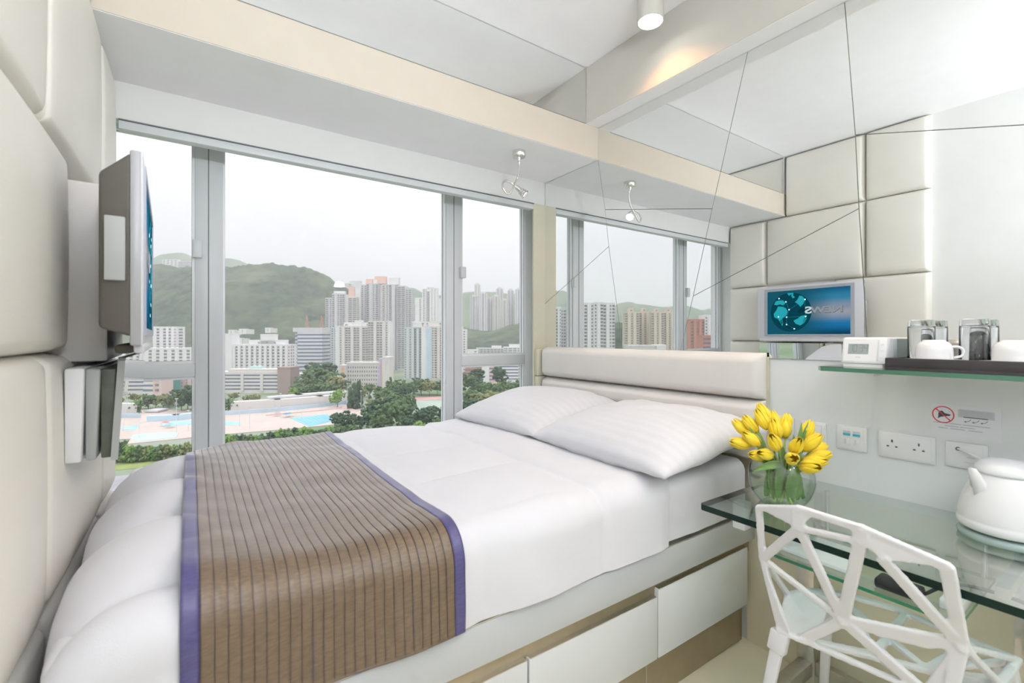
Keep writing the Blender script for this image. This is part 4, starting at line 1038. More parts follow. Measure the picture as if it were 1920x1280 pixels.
for (i, j) in ((0, 1), (1, 3), (3, 5), (5, 4), (3, 2), (5, 6), (8, 5), (8, 7), (1, 4), (6, 2)):
    m = MB(); m.bar((XS + .0008, gy + spk[i][0], gz + spk[i][1]), (XS + .0008, gy + spk[j][0], gz + spk[j][1]), .0009, .0002, (1, 0, 0)); m.build('network_line', line_m, scr)
def text_obj(body, size, loc, rot, mat, name, parent, ext=.0004):
    cu = bpy.data.curves.new(name, 'FONT'); cu.body = body; cu.size = size; cu.extrude = ext; cu.offset = .0022; cu.align_x = 'LEFT'; cu.align_y = 'CENTER'
    cu.materials.append(mat); o = bpy.data.objects.new(name, cu); C.objects.link(o); o.parent = parent
    me = bpy.data.meshes.new_from_object(o); bpy.data.objects.remove(o); o = bpy.data.objects.new(name, me); C.objects.link(o); o.parent = parent
    o.location = Vector(loc) - Vector(parent_loc(parent)); o.rotation_euler = rot; return o
def parent_loc(o):
    while o.parent is not None: o = o.parent
    return o.location
def word(txt, y, z, size, mat, off, sx=1.5):
    o = text_obj(txt, size, (XS + off, y, z), (math.pi / 2, 0, math.pi / 2), mat, 'headline', scr); o.scale = (sx, 1, 1); return o
word('NEW', 1.437, 1.492, .066, emit_mat('headline_shade', (.085, .115, .14), .5), .0012)
word('NEW', 1.440, 1.495, .064, emit_mat('headline_face', (.25, .27, .30), .62), .0017)
word('S', 1.655, 1.494, .074, emit_mat('headline_bright', (.52, .60, .62), .62), .0017)

tv.rotation_euler = (0, 0, math.radians(1.9)); tv.location.x -= .009
cs = thing('mirror_console', 'tilted mirror-fronted console box mounted under the television', 'console', (-.2, 1.8, .95))
cy0, cy1 = 1.470, 2.085
def wedge(xa, xb_top, xb_bot, z0, z1, name, mat, yy0=cy0, yy1=cy1, bevel=.006):
    m = MB(); m.add([(xa, yy0, z0), (xb_bot, yy0, z0), (xb_top, yy0, z1), (xa, yy0, z1), (xa, yy1, z0), (xb_bot, yy1, z0), (xb_top, yy1, z1), (xa, yy1, z1)],
                    [(0, 1, 2, 3), (7, 6, 5, 4), (0, 4, 5, 1), (1, 5, 6, 2), (2, 6, 7, 3), (3, 7, 4, 0)]); return m.build(name, mat, cs, bevel=bevel)
wedge(-.242, -.206, -.212, .992, 1.214, 'back_body', M['white_plastic'])
wedge(-.2065, -.178, -.186, .994, 1.212, 'grey_frame', M['grey'], cy0 + .006, cy1 - .006)
wedge(-.1785, -.150, -.158, .996, 1.210, 'dark_core', pmat('dark_green_core', (.10, .115, .09), .35, spec=.5, var=.15, vscale=30), cy0 + .010, cy1 - .010, .003)
m = MB()
zt_, zb_ = 1.236, .990; xt_, xb_ = -.132, -.146
def mpt(y, k, o=0): return (xt_ * k + xb_ * (1 - k) + o, y, zt_ * k + zb_ * (1 - k))
poly = [mpt(cy0, 0), mpt(cy1, 0), mpt(cy1, .97), mpt(cy1 - .006, .995), mpt(cy1 - .012, 1), mpt(cy0 + .012, 1), mpt(cy0 + .006, .995), mpt(cy0, .97)]
m.prism(poly, (-.014, 0, .0015), 0, 1); m.build('mirror_front', [M['mirror'], M['grey']], cs)
# ================================================================== THE CITY OUTSIDE
GZ = -48.0                                   # street level below the room
class View:                                  # ground coordinates: across, away - direct, and the direction seen through the wall mirror
    def __init__(s, o, R, Fd, rz): s.o = Vector(o); s.R = Vector(R); s.F = Vector(Fd); s.rz = rz
    def xy(s, r, d): p = s.o + s.R * r + s.F * d; return p.x, p.y
DIR = View((0, 0), (CY, -SY), (SY, CY), -YAW)
MIR = View((2 * XR, 0), (-CY, -SY), (-SY, CY), YAW)
def across(u, d): return (u - 960) / F_PX * d
def height(v, d): return EYE + (V0 - v) / F_PX * d
def away(v): return F_PX * (EYE - GZ) / (v - V0)

M['g_grass'] = pmat('city_ground', (.30, .33, .27), .9, spec=.1, col2=(.16, .24, .12), vscale=.02)
M['road'] = pmat('asphalt_road', (.33, .33, .34), .85, spec=.1, var=.08, vscale=.2)
M['deck'] = pmat('pool_deck_tiles', (.56, .48, .43), .8, spec=.1, var=.05, vscale=.08)
M['pool'] = pmat('pool_water', (.22, .62, .76), .15, spec=.5, var=.05, vscale=.1)
M['pool_pale'] = pmat('shallow_pool_water', (.42, .72, .80), .2, spec=.5, var=.05, vscale=.1)
M['lane'] = pmat('lane_rope', (.20, .42, .60), .5, var=.05)
M['fence_blue'] = pmat('blue_grey_stand', (.46, .58, .66), .7, var=.06, vscale=.1)
M['bw_white'] = pmat('tower_white', (.70, .695, .69), .8, spec=.15, var=.02, vscale=.05)
M['bw_cream'] = pmat('tower_cream', (.64, .615, .58), .8, spec=.15, var=.02, vscale=.05)
M['bw_grey'] = pmat('tower_grey', (.58, .575, .58), .8, spec=.15, var=.03, vscale=.05)
M['bw_beige'] = pmat('tower_beige', (.62, .55, .46), .8, spec=.15, var=.03, vscale=.05)
M['bw_brown'] = pmat('brown_endwall', (.37, .29, .27), .8, spec=.15, var=.03, vscale=.05)
M['bw_pink'] = pmat('pink_render', (.66, .50, .47), .8, spec=.15, var=.03, vscale=.05)
M['bw_red'] = pmat('red_brick', (.50, .26, .21), .8, spec=.15, var=.05, vscale=.05)
M['bw_blue'] = pmat('blue_curtain_wall', (.50, .64, .74), .3, spec=.5, var=.03, vscale=.05)
M['bw_teal'] = pmat('teal_netting', (.07, .24, .22), .8, var=.08, vscale=.1)
M['bw_orange'] = pmat('orange_panel', (.78, .40, .15), .7, var=.03)
M['bw_lilac'] = pmat('lilac_panel', (.52, .46, .60), .7, var=.03)
M['bw_peach'] = pmat('peach_roof_tank', (.74, .50, .42), .8, var=.03)
M['win_dark'] = pmat('far_window_glass', (.13, .13, .14), .3, spec=.5, col2=(.27, .27, .275), vscale=.35)
M['win_blue'] = pmat('far_band_window', (.17, .20, .30), .3, spec=.5, var=.08, vscale=.3)
M['win_rose'] = pmat('rose_window', (.46, .33, .35), .5, var=.06, vscale=.3)
M['post'] = pmat('galvanised_post', (.62, .64, .65), .5, var=.03)

ground = struct(MB().add([(-4000, 30, GZ), (4000, 30, GZ), (4000, 5000, GZ), (-4000, 5000, GZ)], [(0, 1, 2, 3)]).build('ground', M['g_grass']))
def ground_poly(name, px, mat, z=.15, thick=.15):
    pts = []
    for u, v in px:
        d = away(v); x, y = DIR.xy(across(u, d), d); pts.append((x, y, GZ + z - thick))
    return MB().prism(pts, (0, 0, thick)).build(name, mat)
struct(ground_poly('road', [(100, 905), (420, 872), (900, 850), (1100, 860), (1100, 960), (100, 1010)], M['road'], .12, .1))
struct(ground_poly('path', [(100, 880), (420, 850), (900, 838), (900, 850), (420, 862), (100, 893)], pmat('verge_grass', (.27, .33, .10), .9, var=.1, vscale=.2), .14, .1))
struct(ground_poly('pavement', [(150, 842), (420, 815), (560, 803), (640, 795), (712, 782), (690, 769), (640, 757), (560, 760), (420, 771), (270, 768), (150, 772)], M['deck'], .35, .3))
def pool(px, label, mat, lanes=0):
    o = ground_poly('swimming_pool', px, mat, .50, .14); tag(o, label, 'pool', 'pools of the swimming complex')
    if lanes:
        P = [Vector(DIR.xy(across(u, away(v)), away(v))) for u, v in px]
        for k in range(1, lanes):
            f = k / lanes; a = P[0].lerp(P[1], f); b = P[3].lerp(P[2], f)
            m = MB(); m.bar((a.x, a.y, GZ + .53), (b.x, b.y, GZ + .53), .35, .05); l_ = m.build('lane_rope', M['lane']); l_.parent = o
pool([(544, 785), (613, 777.5), (632, 789), (580, 800.5)], 'large blue lap pool with lane ropes beyond the hedge', M['pool'], 8)
def ell(uc, vc, ru, rv, n=18): return [(uc + ru * math.cos(2 * math.pi * i / n), vc + rv * math.sin(2 * math.pi * i / n)) for i in range(n)]
pool(ell(430, 795, 23, 3.6), 'small oval pale pool beside the wide window post', M['pool_pale'])
pool(ell(243, 795, 22, 3.2), 'pale leisure pool seen past the television console', M['pool_pale'])
pool([(230, 821), (262, 815), (300, 812), (335, 812), (330, 822), (262, 828)], 'pale green paddling pool behind the near shrubs', pmat('green_pool', (.52, .72, .68), .25, var=.04))
pool([(300, 794), (330, 791), (365, 789), (368, 796), (330, 799), (306, 801)], 'blue pool under the white awnings', M['pool_pale'])

# ---------------------------------------------------------------- buildings
def facade(mw, mt_, x0, x1, z0, z1, yf, pattern, fh, side=None, mats=None):
    """pattern: W wide window, w narrow window, B full-width band, r rose window, b blue bay, | pier, . blank; side: None front, or (x, sign) for a flank"""
    n = len(pattern); cw = (x1 - x0) / n; nf = max(1, int(round((z1 - z0) / fh))); fh = (z1 - z0) / nf
    def put(mb, a, b, za, zb, proud, mi):
        if side is None: mb.box(a, b, yf - proud, yf + .05, za, zb, mi)
        else:
            xs, sg = side
            if sg > 0: mb.box(xs - .05, xs + proud, a, b, za, zb, mi)
            else: mb.box(xs - proud, xs + .05, a, b, za, zb, mi)
    for i, ch_ in enumerate(pattern):
        a = x0 + i * cw; b = a + cw
        if ch_ == '|': put(mt_, a, b, z0, z1, .9, 0); continue
        if ch_ == '.': continue
        for k in range(nf):
            f0 = z0 + k * fh
            if ch_ == 'W': put(mw, a + cw * .10, b - cw * .10, f0 + fh * .30, f0 + fh * .82, .12, 0); put(mt_, a + cw * .05, b - cw * .05, f0 + fh * .12, f0 + fh * .26, .45, 0)
            elif ch_ == 'w': put(mw, a + cw * .28, b - cw * .28, f0 + fh * .32, f0 + fh * .80, .12, 0); put(mt_, a + cw * .2, b - cw * .2, f0 + fh * .2, f0 + fh * .29, .25, 0)
            elif ch_ == 'B': put(mw, a, b, f0 + fh * .36, f0 + fh * .74, .10, 1); put(mt_, a, b, f0 + fh * .80, f0 + fh * .95, .35, 0)
            elif ch_ == 'r': put(mw, a + cw * .15, b - cw * .15, f0 + fh * .25, f0 + fh * .80, .12, 2)
            elif ch_ == 'b': put(mw, a, b, f0 + fh * .10, f0 + fh * .96, .4, 3)
            elif ch_ == 'o': put(mw, a, b, f0 + fh * .15, f0 + fh * .85, .15, 4)
            elif ch_ == 'l': put(mw, a, b, f0 + fh * .15, f0 + fh * .85, .15, 5)
WM = [M['win_dark'], M['win_blue'], M['win_rose'], M['bw_blue'], M['bw_orange'], M['bw_lilac']]
def building(name, label, d, u0, u1, blocks, mats, view=DIR, rot=0.0, floor_h=2.9, base=None, extra=None, cat='building', group=None, trim=None):
    """blocks: (a, b, v_top, forward, depth, front pattern, side pattern, wall index) with a..b as shares of the width"""
    uc = (u0 + u1) / 2; w = (u1 - u0) / F_PX * d; zb = GZ if base is None else base
    x, y = view.xy(across(uc, d), d)
    t = thing(name, label, cat, (x, y, zb), view.rz + rot, group)
    mirrored = view is MIR
    for k, (a, b, vt, fw, dep, pf, ps, wi) in enumerate(blocks):
        if mirrored: a, b = 1 - b, 1 - a; pf = pf[::-1] if pf else pf
        x0, x1 = (a - .5) * w, (b - .5) * w; z1 = height(vt, d) - zb; y0 = -fw
        m = MB(); m.box(x0, x1, y0, y0 + dep, 0, z1); m.box(x0 - .2, x1 + .2, y0 - .2, y0 + dep + .2, z1 - 1.0, z1 - .3)
        body = m.build('wing', mats[wi], t, local=True)
        mw, mt_ = MB(), MB()
        if pf: facade(mw, mt_, x0, x1, 2.0, z1 - 1.6, y0, pf, floor_h)
        if ps:
            facade(mw, mt_, y0, y0 + dep, 2.0, z1 - 1.6, 0, ps, floor_h, (x1, 1)); facade(mw, mt_, y0, y0 + dep, 2.0, z1 - 1.6, 0, ps, floor_h, (x0, -1))
        if mw.v: o = mw.build('window', WM, body, local=True); o['kind'] = 'stuff'
        if mt_.v: o = mt_.build('ledge', trim or mats[wi], body, local=True); o['kind'] = 'stuff'
    for (nm, a, b, vb, vt, fw, dep, mt2) in (extra or []):
        if mirrored: a, b = 1 - b, 1 - a
        x0, x1 = (a - .5) * w, (b - .5) * w
        MB().box(x0, x1, -fw, -fw + dep, height(vb, d) - zb, height(vt, d) - zb).build(nm, mt2, t, local=True)
    return t
W_, CR, GR, BE = M['bw_white'], M['bw_cream'], M['bw_grey'], M['bw_beige']
# white hospital-like slab, brown-ended block, office tower
building('apartment_block', 'long white nine-storey block with rows of small windows left of the office tower', 480, 395, 549, [
    (.0, .27, 625, 2, 14, '.....rr....', None, 0), (.27, .97, 645, 0, 14, '|W|W|W|W|W|W|W|W|W|W|r', 'ww.', 0), (.44, .88, 637, -4, 8, '..w.w.w..', None, 0), (.58, .76, 626, -4, 6, None, None, 0)], [W_], floor_h=3.3)
building('office_block', 'low white office block with brown curved end wall and long window bands', 405, 395, 546, [
    (.0, .86, 697, 0, 16, 'BBBB|BBBBBB|BBBBBB|BBBBBB', None, 0), (.20, .84, 692, -2, 12, 'WWWWWWWWWWWW', None, 0), (.84, 1.0, 688, 1.5, 17, None, None, 1)], [CR, M['bw_brown']], floor_h=3.2,
    extra=[('roof_box', .43, .57, 692, 687, -6, 6, pmat('pale_green_roof', (.50, .68, .62), .7, var=.03))])
ot = building('office_tower', 'grey office tower with dark horizontal window bands and two roof masts', 560, 549, 604, [
    (.16, 1.0, 622, 0, 24, 'B', 'B', 0), (.0, .17, 624, -6, 18, 'B', 'B', 1)], [M['bw_grey'], pmat('office_flank', (.54, .57, .60), .6, var=.02)], floor_h=4.4,
    extra=[('roof_parapet', .0, 1.0, 622, 614, 0, 24, M['bw_grey'])], trim=pmat('office_band', (.66, .67, .70), .5, var=.02))
w_ = 55 / F_PX * 560
for xa in (-.17, .34):
    m = MB(); zt0 = height(614, 560) - GZ; cx = xa * w_
    for sx_, sy_ in ((-1, -1), (1, -1), (1, 1), (-1, 1)): m.bar((cx + sx_ * 1.6, 12 + sy_ * 1.6, zt0), (cx + sx_ * .3, 12 + sy_ * .3, zt0 + 15), .35, .35)
    for k in range(5): z_ = zt0 + 1 + k * 2.8; q = 1.6 - 1.3 * k * 2.8 / 15; m.box(cx - q, cx + q, 12 - q, 12 + q, z_, z_ + .4)
    m.build('roof_mast', M['bw_red'], ot, local=True)
building('apartment_block', 'small white gabled school block with a red and violet mural', 430, 531, 577, [(.0, .8, 708, 0, 10, '.w.w.w.', None, 0), (.0, .22, 700, 1, 8, None, None, 0), (.5, .78, 700, 1, 8, None, None, 0)], [W_], floor_h=3.2,
    extra=[('mural', .18, .38, 721, 711, 1.4, .4, M['bw_lilac']), ('mural_foot', .18, .38, 724.5, 721, 1.4, .4, pmat('mural_red', (.78, .25, .25), .7, var=.03))])
# residential towers
building('tower_block', 'tall grey-white tower at the foot of the hill, behind the stepped slab', 660, 611, 668, [
    (.0, .22, 558, 0, 14, 'Ww', 'wW', 0), (.22, .62, 550, 1, 16, 'W|wWW', None, 0), (.62, .72, 552, -2, 14, None, None, 1), (.72, 1.0, 556, 0, 14, 'WW', 'ww', 2)], [GR, W_, M['bw_cream']], rot=math.radians(6),
    extra=[('roof_tank', .24, .60, 553, 545, -4, 8, W_), ('roof_tank', .72, .90, 556, 536, -3, 7, M['bw_peach'])])
building('tower_block', 'broad pale high-rise, the tallest in the city with peach roof tanks', 690, 666, 772, [
    (.0, .10, 537, 3, 14, None, 'ww', 1), (.10, .20, 533, 1, 14, 'ww', None, 0), (.20, .42, 531, 3, 16, 'W|wW', None, 0), (.42, .46, 534, -1, 12, None, None, 2), (.46, .55, 533, 1, 16, 'w', None, 3), (.55, .72, 533, 3, 16, 'wW|', None, 0),
    (.72, .76, 536, -1, 12, None, None, 2), (.76, .90, 536, 3, 16, 'WW', None, 0), (.90, 1.0, 541, 0, 12, 'wW', 'ww', 2)], [GR, W_, M['bw_grey'], CR], rot=math.radians(-4),
    extra=[('roof_tank', .16, .28, 531, 522, -4, 8, M['bw_peach']), ('roof_tank', .32, .52, 531, 517, -4, 8, M['bw_peach']), ('roof_tank', .30, .38, 531, 524, -2, 6, W_), ('roof_tank', .58, .76, 533, 520, -4, 8, W_), ('roof_mast', .765, .78, 536, 520, -4, 1, GR)])
for o in [o for o in bpy.data.objects if o.name.startswith('tower_block') and o.parent is None]: pass
building('tower_block', 'slim stepped grey tower just right of the tallest high-rise', 720, 764, 776, [(.0, .5, 573, 0, 10, 'ww', None, 0), (.5, 1, 571, 0, 10, 'ww', 'w', 0)], [GR])
building('tower_block', 'plain white tower with few windows standing behind the hill foot', 940, 778, 826, [
    (.0, .28, 558, 0, 14, '.w', None, 0), (.28, .42, 541, 0, 16, 'w', None, 0), (.42, .60, 545, -2, 12, 'w', None, 1), (.58, .88, 540, 2, 16, '.w.w.', 'w.', 0), (.88, 1.0, 559, 0, 12, None, None, 0)], [W_, GR], floor_h=3.4,
    extra=[('roof_tank', .46, .72, 541, 538, -3, 6, GR)])
building('apartment_block', 'stepped cream slab block with balcony windows in front of the towers', 545, 617, 732, [
    (.0, .10, 612, -5, 12, 'ww', 'wwww', 2), (.10, .17, 611, 0, 14, None, None, 1), (.17, .64, 611, 1, 14, 'w|WW|WW|WW', None, 0), (.64, .97, 601, 2, 14, 'WW|WW|w', '.w.', 0), (.97, 1.0, 603, 2, 14, None, None, 1), (.22, .66, 604, -4, 8, 'w.w.w', None, 1), (.40, .52, 600, -3, 6, None, None, 1)], [CR, W_, pmat('blue_grey_flank', (.52, .56, .58), .7, var=.03)], floor_h=2.8)
building('apartment_block', 'cream slab block with a pale blue stair bay next to the right window post', 525, 757, 874, [
    (.0, .28, 613, -2, 14, 'w|w|w|w', 'ww', 2), (.28, .37, 611, 0, 14, None, None, 1), (.37, .445, 611, 1.0, 14, 'b', None, 0), (.445, .94, 611, 0, 14, 'wW|WW|WW|WW', None, 0), (.94, 1.0, 617, 0, 14, 'w', '.w.', 1), (.12, .9, 602, -4, 8, 'w.ww..ww..w', None, 0), (.14, .28, 604, -2, 5, None, None, 1)], [CR, W_, pmat('sage_flank', (.52, .57, .56), .7, var=.03)], floor_h=2.8)
building('school_building', 'school block with orange panels, grid windows and a cream lettered stair tower', 445, 636, 731, [
    (.0, .16, 684, 1.5, 14, '.o.', None, 1), (.16, .80, 682, 0, 14, 'wwwwwwwwwwwwwl', None, 0), (.78, .86, 672, 0, 14, '.', None, 2), (.84, .90, 676, 1, 14, 'o', None, 2), (.86, 1.0, 669, 2, 16, None, None, 0)], [CR, GR, M['bw_lilac']], floor_h=3.6,
    extra=[('roof_canopy', .14, .82, 682, 679, .5, 15, CR), ('entrance_canopy', .60, .72, 726, 722, 3, 4, M['bw_red'])] +
          [('wall_letter', .925 + dx, .938 + dx, v0, v0 - 2.0, 2.15, .2, M['ink_grey']) for dx, v0 in ((0, 679), (0, 682.5), (0, 686), (0, 689.5), (0, 693), (.035, 676), (.035, 679.5), (.035, 683))])
# left sash view
building('apartment_block', 'white tower wing beside the television with dark window rows', 520, 262, 331, [(.0, .72, 612, 0, 14, '.W.W.W.W', None, 0), (.72, 1.0, 612, .5, 14, '.W.r', 'w', 0)], [W_], floor_h=3.4)
building('apartment_block', 'long white slab crossing the narrow window above its transom', 480, 214, 385, [(.0, 1.0, 652, 0, 14, '.W.W.W.W.W.W.W.W.W.W.W.W', None, 0)], [W_], floor_h=3.4)
building('low_block', 'pale low block with curved ramps under the narrow window transom', 390, 225, 302, [(.0, .8, 706, 0, 14, 'BBBB', None, 0), (.8, 1.0, 704, 0, 14, 'w', None, 1)], [CR, M['bw_pink']], floor_h=4)
building('low_block', 'low block under renovation wrapped in dark green netting', 410, 294, 322, [(.0, .22, 702, 1, 12, None, None, 0), (.22, .5, 700, 0, 12, 'w', None, 1), (.5, 1.0, 700, 1, 12, None, None, 0)], [M['bw_teal'], W_])
building('low_block', 'pink rendered low block beside the green netting', 428, 321, 352, [(.0, 1.0, 699, 0, 12, '....w.w', None, 0)], [M['bw_pink']], floor_h=3.2)
building('low_block', 'white low block against the wide window post', 446, 351, 392, [(.0, 1.0, 699, 0, 12, 'BBB', None, 0)], [W_], floor_h=4)
building('hillside_building', 'white building complex on the ridge behind the narrow window', 1500, 304, 368, [(.0, .45, 486, 0, 14, 'wwww', None, 0), (.30, 1.0, 489, -6, 14, 'BBB', None, 1)], [W_, CR], base=height(512, 1500), floor_h=5)
building('hillside_building', 'low white building on the ridge right of the wide window post', 1500, 421, 461, [(.0, .5, 501, 0, 10, 'ww', None, 0), (.4, 1.0, 505, 0, 10, None, None, 0)], [W_], base=height(512, 1500), floor_h=5)
building('hillside_building', 'bright white building on the saddle between hill and high-rise', 1450, 640, 676, [(.0, .6, 531, 0, 14, 'ww', None, 0), (.4, 1.0, 526, -4, 14, None, None, 0)], [W_], base=height(552, 1450), floor_h=5)
for i, (u0, u1, vt, vb, lb) in enumerate(((428, 446, 617, 624, 'small white house low on the wooded slope near the window post'), (448, 470, 615, 622, 'pair of white houses low on the wooded slope'), (497, 514, 613, 620, 'white villa with flat roof alone on the wooded slope'), (440, 462, 632, 641, 'white house cluster just above the long white block'))):
    building('hillside_house', lb, 800, u0, u1, [(.0, .6, vt + 1, 0, 8, '.w.', None, 0), (.5, 1.0, vt + 2, -3, 8, None, None, 1)], [W_, CR], base=height(vb + 4, 800), cat='house', group='white houses on the wooded slope')
# right sash view: far towers on a hill, mid blocks, red and white school
fb = height(628, 1400)
for i, (u0, u1, vt, mt2, lb, pf) in enumerate((
        (881, 896, 552, GR, 'leftmost grey tower of the distant hilltop estate', 'wWw'), (889, 901, 530, CR, 'slender distant tower rising behind the leftmost ones', 'ww'), (897, 914, 546, W_, 'white distant tower with pointed crown, second in the estate', 'wWw'), (914, 925, 556, GR, 'shorter grey distant tower in the estate', 'ww'),
        (923, 938, 552, CR, 'cream distant tower in the middle of the estate', 'wWw'), (930, 944, 538, GR, 'tall distant tower with stepped crown behind the middle', 'ww'), (938, 954, 559, CR, 'warm cream distant tower right of the middle', 'wWw'), (951, 964, 541, GR, 'pale distant tower near the right pane edge', 'ww'), (965, 981, 539, W_, 'white distant tower last before the window jamb', 'wWw'), (978, 992, 545, GR, 'distant tower half hidden by the window jamb', 'ww'))):
    dd = 1400 + (60 if i in (1, 5) else (i % 2) * 25)
    building('distant_tower', lb, dd, u0, u1, [(.03, .97, vt + 3, 0, 16, pf, pf, 0), (.25, .75, vt, -4, 8, None, None, 0)], [mt2], floor_h=3.2, base=height(640, dd), cat='tower', group='distant hilltop towers in the right pane')
building('low_block', 'grey long low block with pale roof below the wooded slope', 760, 893, 945, [(.0, 1.0, 652, 0, 14, 'WWWWWWWW', None, 0), (.55, .9, 648, -3, 10, None, None, 1)], [GR, W_], floor_h=3.4)
building('low_block', 'white low block with roof house at the right pane edge', 740, 944, 995, [(.0, 1.0, 650, 0, 14, 'WWWWWW', None, 0), (.2, .75, 645, -3, 8, None, None, 0)], [W_], floor_h=3.4)
building('low_block', 'small white annex at the foot of the cream slab', 700, 868, 896, [(.0, 1.0, 655, 0, 10, 'w.w', None, 0)], [W_], floor_h=3.6)
building('school_building', 'red and white school block below the right transom', 490, 872, 935, [(.0, .52, 676, 0, 12, 'BBB', None, 1), (.5, .72, 672, 1, 12, None, None, 0), (.7, 1.0, 678, 0, 12, 'BB', None, 2)], [W_, M['bw_red'], M['bw_pink']], floor_h=3.6)
building('school_building', 'white school wing with window bands at the right pane', 500, 932, 1000, [(.0, .58, 676, 0, 12, 'BBBB', None, 0), (.58, 1.0, 674, 0, 12, 'WWW', None, 1)], [W_, CR], floor_h=3.6)
# what the wall mirror shows: the city to the other side
building('tower_block', 'white tower with balcony grid, leftmost in the mirror', 420, 1036, 1062, [(.0, .62, 575, 0, 14, 'W|W|w', 'ww', 0), (.62, 1.0, 577, -2, 14, 'wW', None, 1)], [W_, GR], view=MIR)
building('low_block', 'low white flank beside the leftmost tower in the mirror', 440, 1060, 1076, [(.0, .5, 593, 0, 12, 'w', None, 0), (.4, 1.0, 617, 1, 12, None, None, 0)], [W_], view=MIR)
building('tower_block', 'big white tower with a dense window grid in the mirror', 400, 1095, 1153, [(.0, .32, 567, 0, 14, 'W|w', 'ww', 0), (.32, .62, 566, 1, 14, 'w|W', None, 0), (.62, 1.0, 567, 0, 14, 'W|wW', 'ww', 0)], [W_], view=MIR)
for i, (u0, u1, lb) in enumerate(((1171, 1199, 'first beige tower of the four in the mirror'), (1198, 1221, 'second beige tower of the four in the mirror'), (1221, 1245, 'third beige tower of the four in the mirror'), (1244, 1267, 'fourth beige tower of the four, by the mullion in the mirror'))):
    building('tower_block', lb, 560 + (i % 2) * 24, u0, u1, [(.02, .98, 584, 0, 12, 'W|w|W', 'w|w', 0), (.35, .65, 577, -4, 8, 'w', None, 0)], [BE], view=MIR, group='beige towers seen in the mirror')
building('tower_block', 'red and cream apartment tower at the right of the mirrored window', 430, 1295, 1352, [(.0, .45, 598, 0, 14, 'W|w|W', None, 0), (.45, .75, 590, 1, 14, 'w|w', None, 1), (.7, 1.0, 597, 0, 14, 'WW', None, 0)], [M['bw_red'], W_], view=MIR)
building('low_block', 'red brick block before the red and cream tower in the mirror', 330, 1318, 1356, [(.0, 1.0, 628, 0, 12, 'BB', None, 0)], [M['bw_red']], view=MIR)
building('low_block', 'grey flat-roofed block low in the mirror', 300, 1178, 1248, [(.0, .75, 647, 0, 12, None, None, 0), (.75, 1.0, 646, 1, 12, None, None, 1)], [GR, W_], view=MIR)

# pool stands and walls
def wall_run(name, label, pts, h, mat, th=1.0, z=0, cat='wall'):
    m = MB()
    P = [Vector((*DIR.xy(across(u, away(v)), away(v)), GZ + z)) for u, v in pts]
    for a, b in zip(P[:-1], P[1:]):
        c = (a + b) / 2; m.bar(a + Vector((0, 0, h / 2)), b + Vector((0, 0, h / 2)), th, h, (0, 0, 1), ext=th / 3)
    o = m.build(name, mat); tag(o, label, cat); return o
wall_run('spectator_stand', 'beige terrace wall behind the lap pool', [(440, 774), (520, 769), (600, 762), (642, 757)], 7.5, M['bw_cream'], 6, 0, 'stand')
wall_run('stand_roof', 'long pale parapet roof over the pool terrace', [(510, 768), (560, 763), (642, 755)], 1.2, M['bw_grey'], 7.5, 7.8, 'roof')
wall_run('pool_fence', 'blue-grey fence band around the pool deck', [(420, 779), (500, 774), (600, 764), (648, 758), (676, 765), (712, 780)], 2.4, M['fence_blue'], 1.0, .3, 'fence')
wall_run('deck_kerb', 'pink kerb along the far side of the pool deck', [(500, 780), (600, 771), (640, 766), (670, 772)], .8, M['bw_pink'], 1.2, .3, 'kerb')
wall_run('garden_wall', 'white awning terrace beside the left pools', [(285, 790), (330, 788), (366, 784)], 3.2, M['fence_blue'], 5, .3, 'terrace')
building('pavilion', 'small white pavilion roof among the left pools', 300, 274, 296, [(.0, 1.0, 772, 0, 8, None, None, 0)], [W_], cat='pavilion', extra=[('roof', -.1, 1.1, 772, 769, 1, 10, GR)])
building('pavilion', 'small grey gatehouse behind the left pools', 330, 305, 327, [(.0, 1.0, 757, 0, 7, '.w.', None, 0)], [GR], cat='pavilion', extra=[('roof', -.1, 1.1, 757, 754, 1, 9, M['bw_grey'])])
sp_ = ground_poly('sports_court', [(770, 752), (860, 748), (980, 752), (980, 772), (860, 776), (775, 768)], pmat('court_green', (.36, .44, .36), .8, var=.05, vscale=.1), .2, .15); tag(sp_, 'green sports court between the park trees', 'court')
sp2 = ground_poly('sports_court', [(768, 746), (850, 742), (850, 749), (770, 752)], pmat('court_red', (.55, .33, .30), .8, var=.05, vscale=.1), .2, .15); tag(sp2, 'red running strip behind the green court', 'court')
# lamp posts round the pool
for i, (u, vb, vt, lb) in enumerate(((331, 812, 748, 'tall floodlight post left of the wide window post'), (353, 808, 770, 'short lamp post near the left pools'), (261, 822, 770, 'thin lamp post by the paddling pool'), (468, 806, 763, 'dark lamp post between oval pool and sunshades'), (449, 800, 740, 'pale lamp post over the oval pool'), (651, 762, 719, 'pale floodlight post by the light green tree'), (677, 768, 733, 'pale floodlight post before the cypresses'), (698, 776, 742, 'pale floodlight post at the pool corner'), (526, 778, 738, 'thin post on the pool terrace'), (566, 786, 758, 'thin post beside the lap pool'))):
    d = away(vb); x, y = DIR.xy(across(u, d), d); h = (vb - vt) / F_PX * d
    t = thing('lamp_post', lb, 'lamp post', (x, y, GZ), -YAW, 'floodlight posts around the pools')
    MB().cyl((0, 0, 0), (0, 0, h), .16, .09, 8).build('post', M['post'], t, local=True)
    MB().box(-.7, .7, -.2, .2, h, h + .35).build('lamp_head', M['post'], t, local=True)
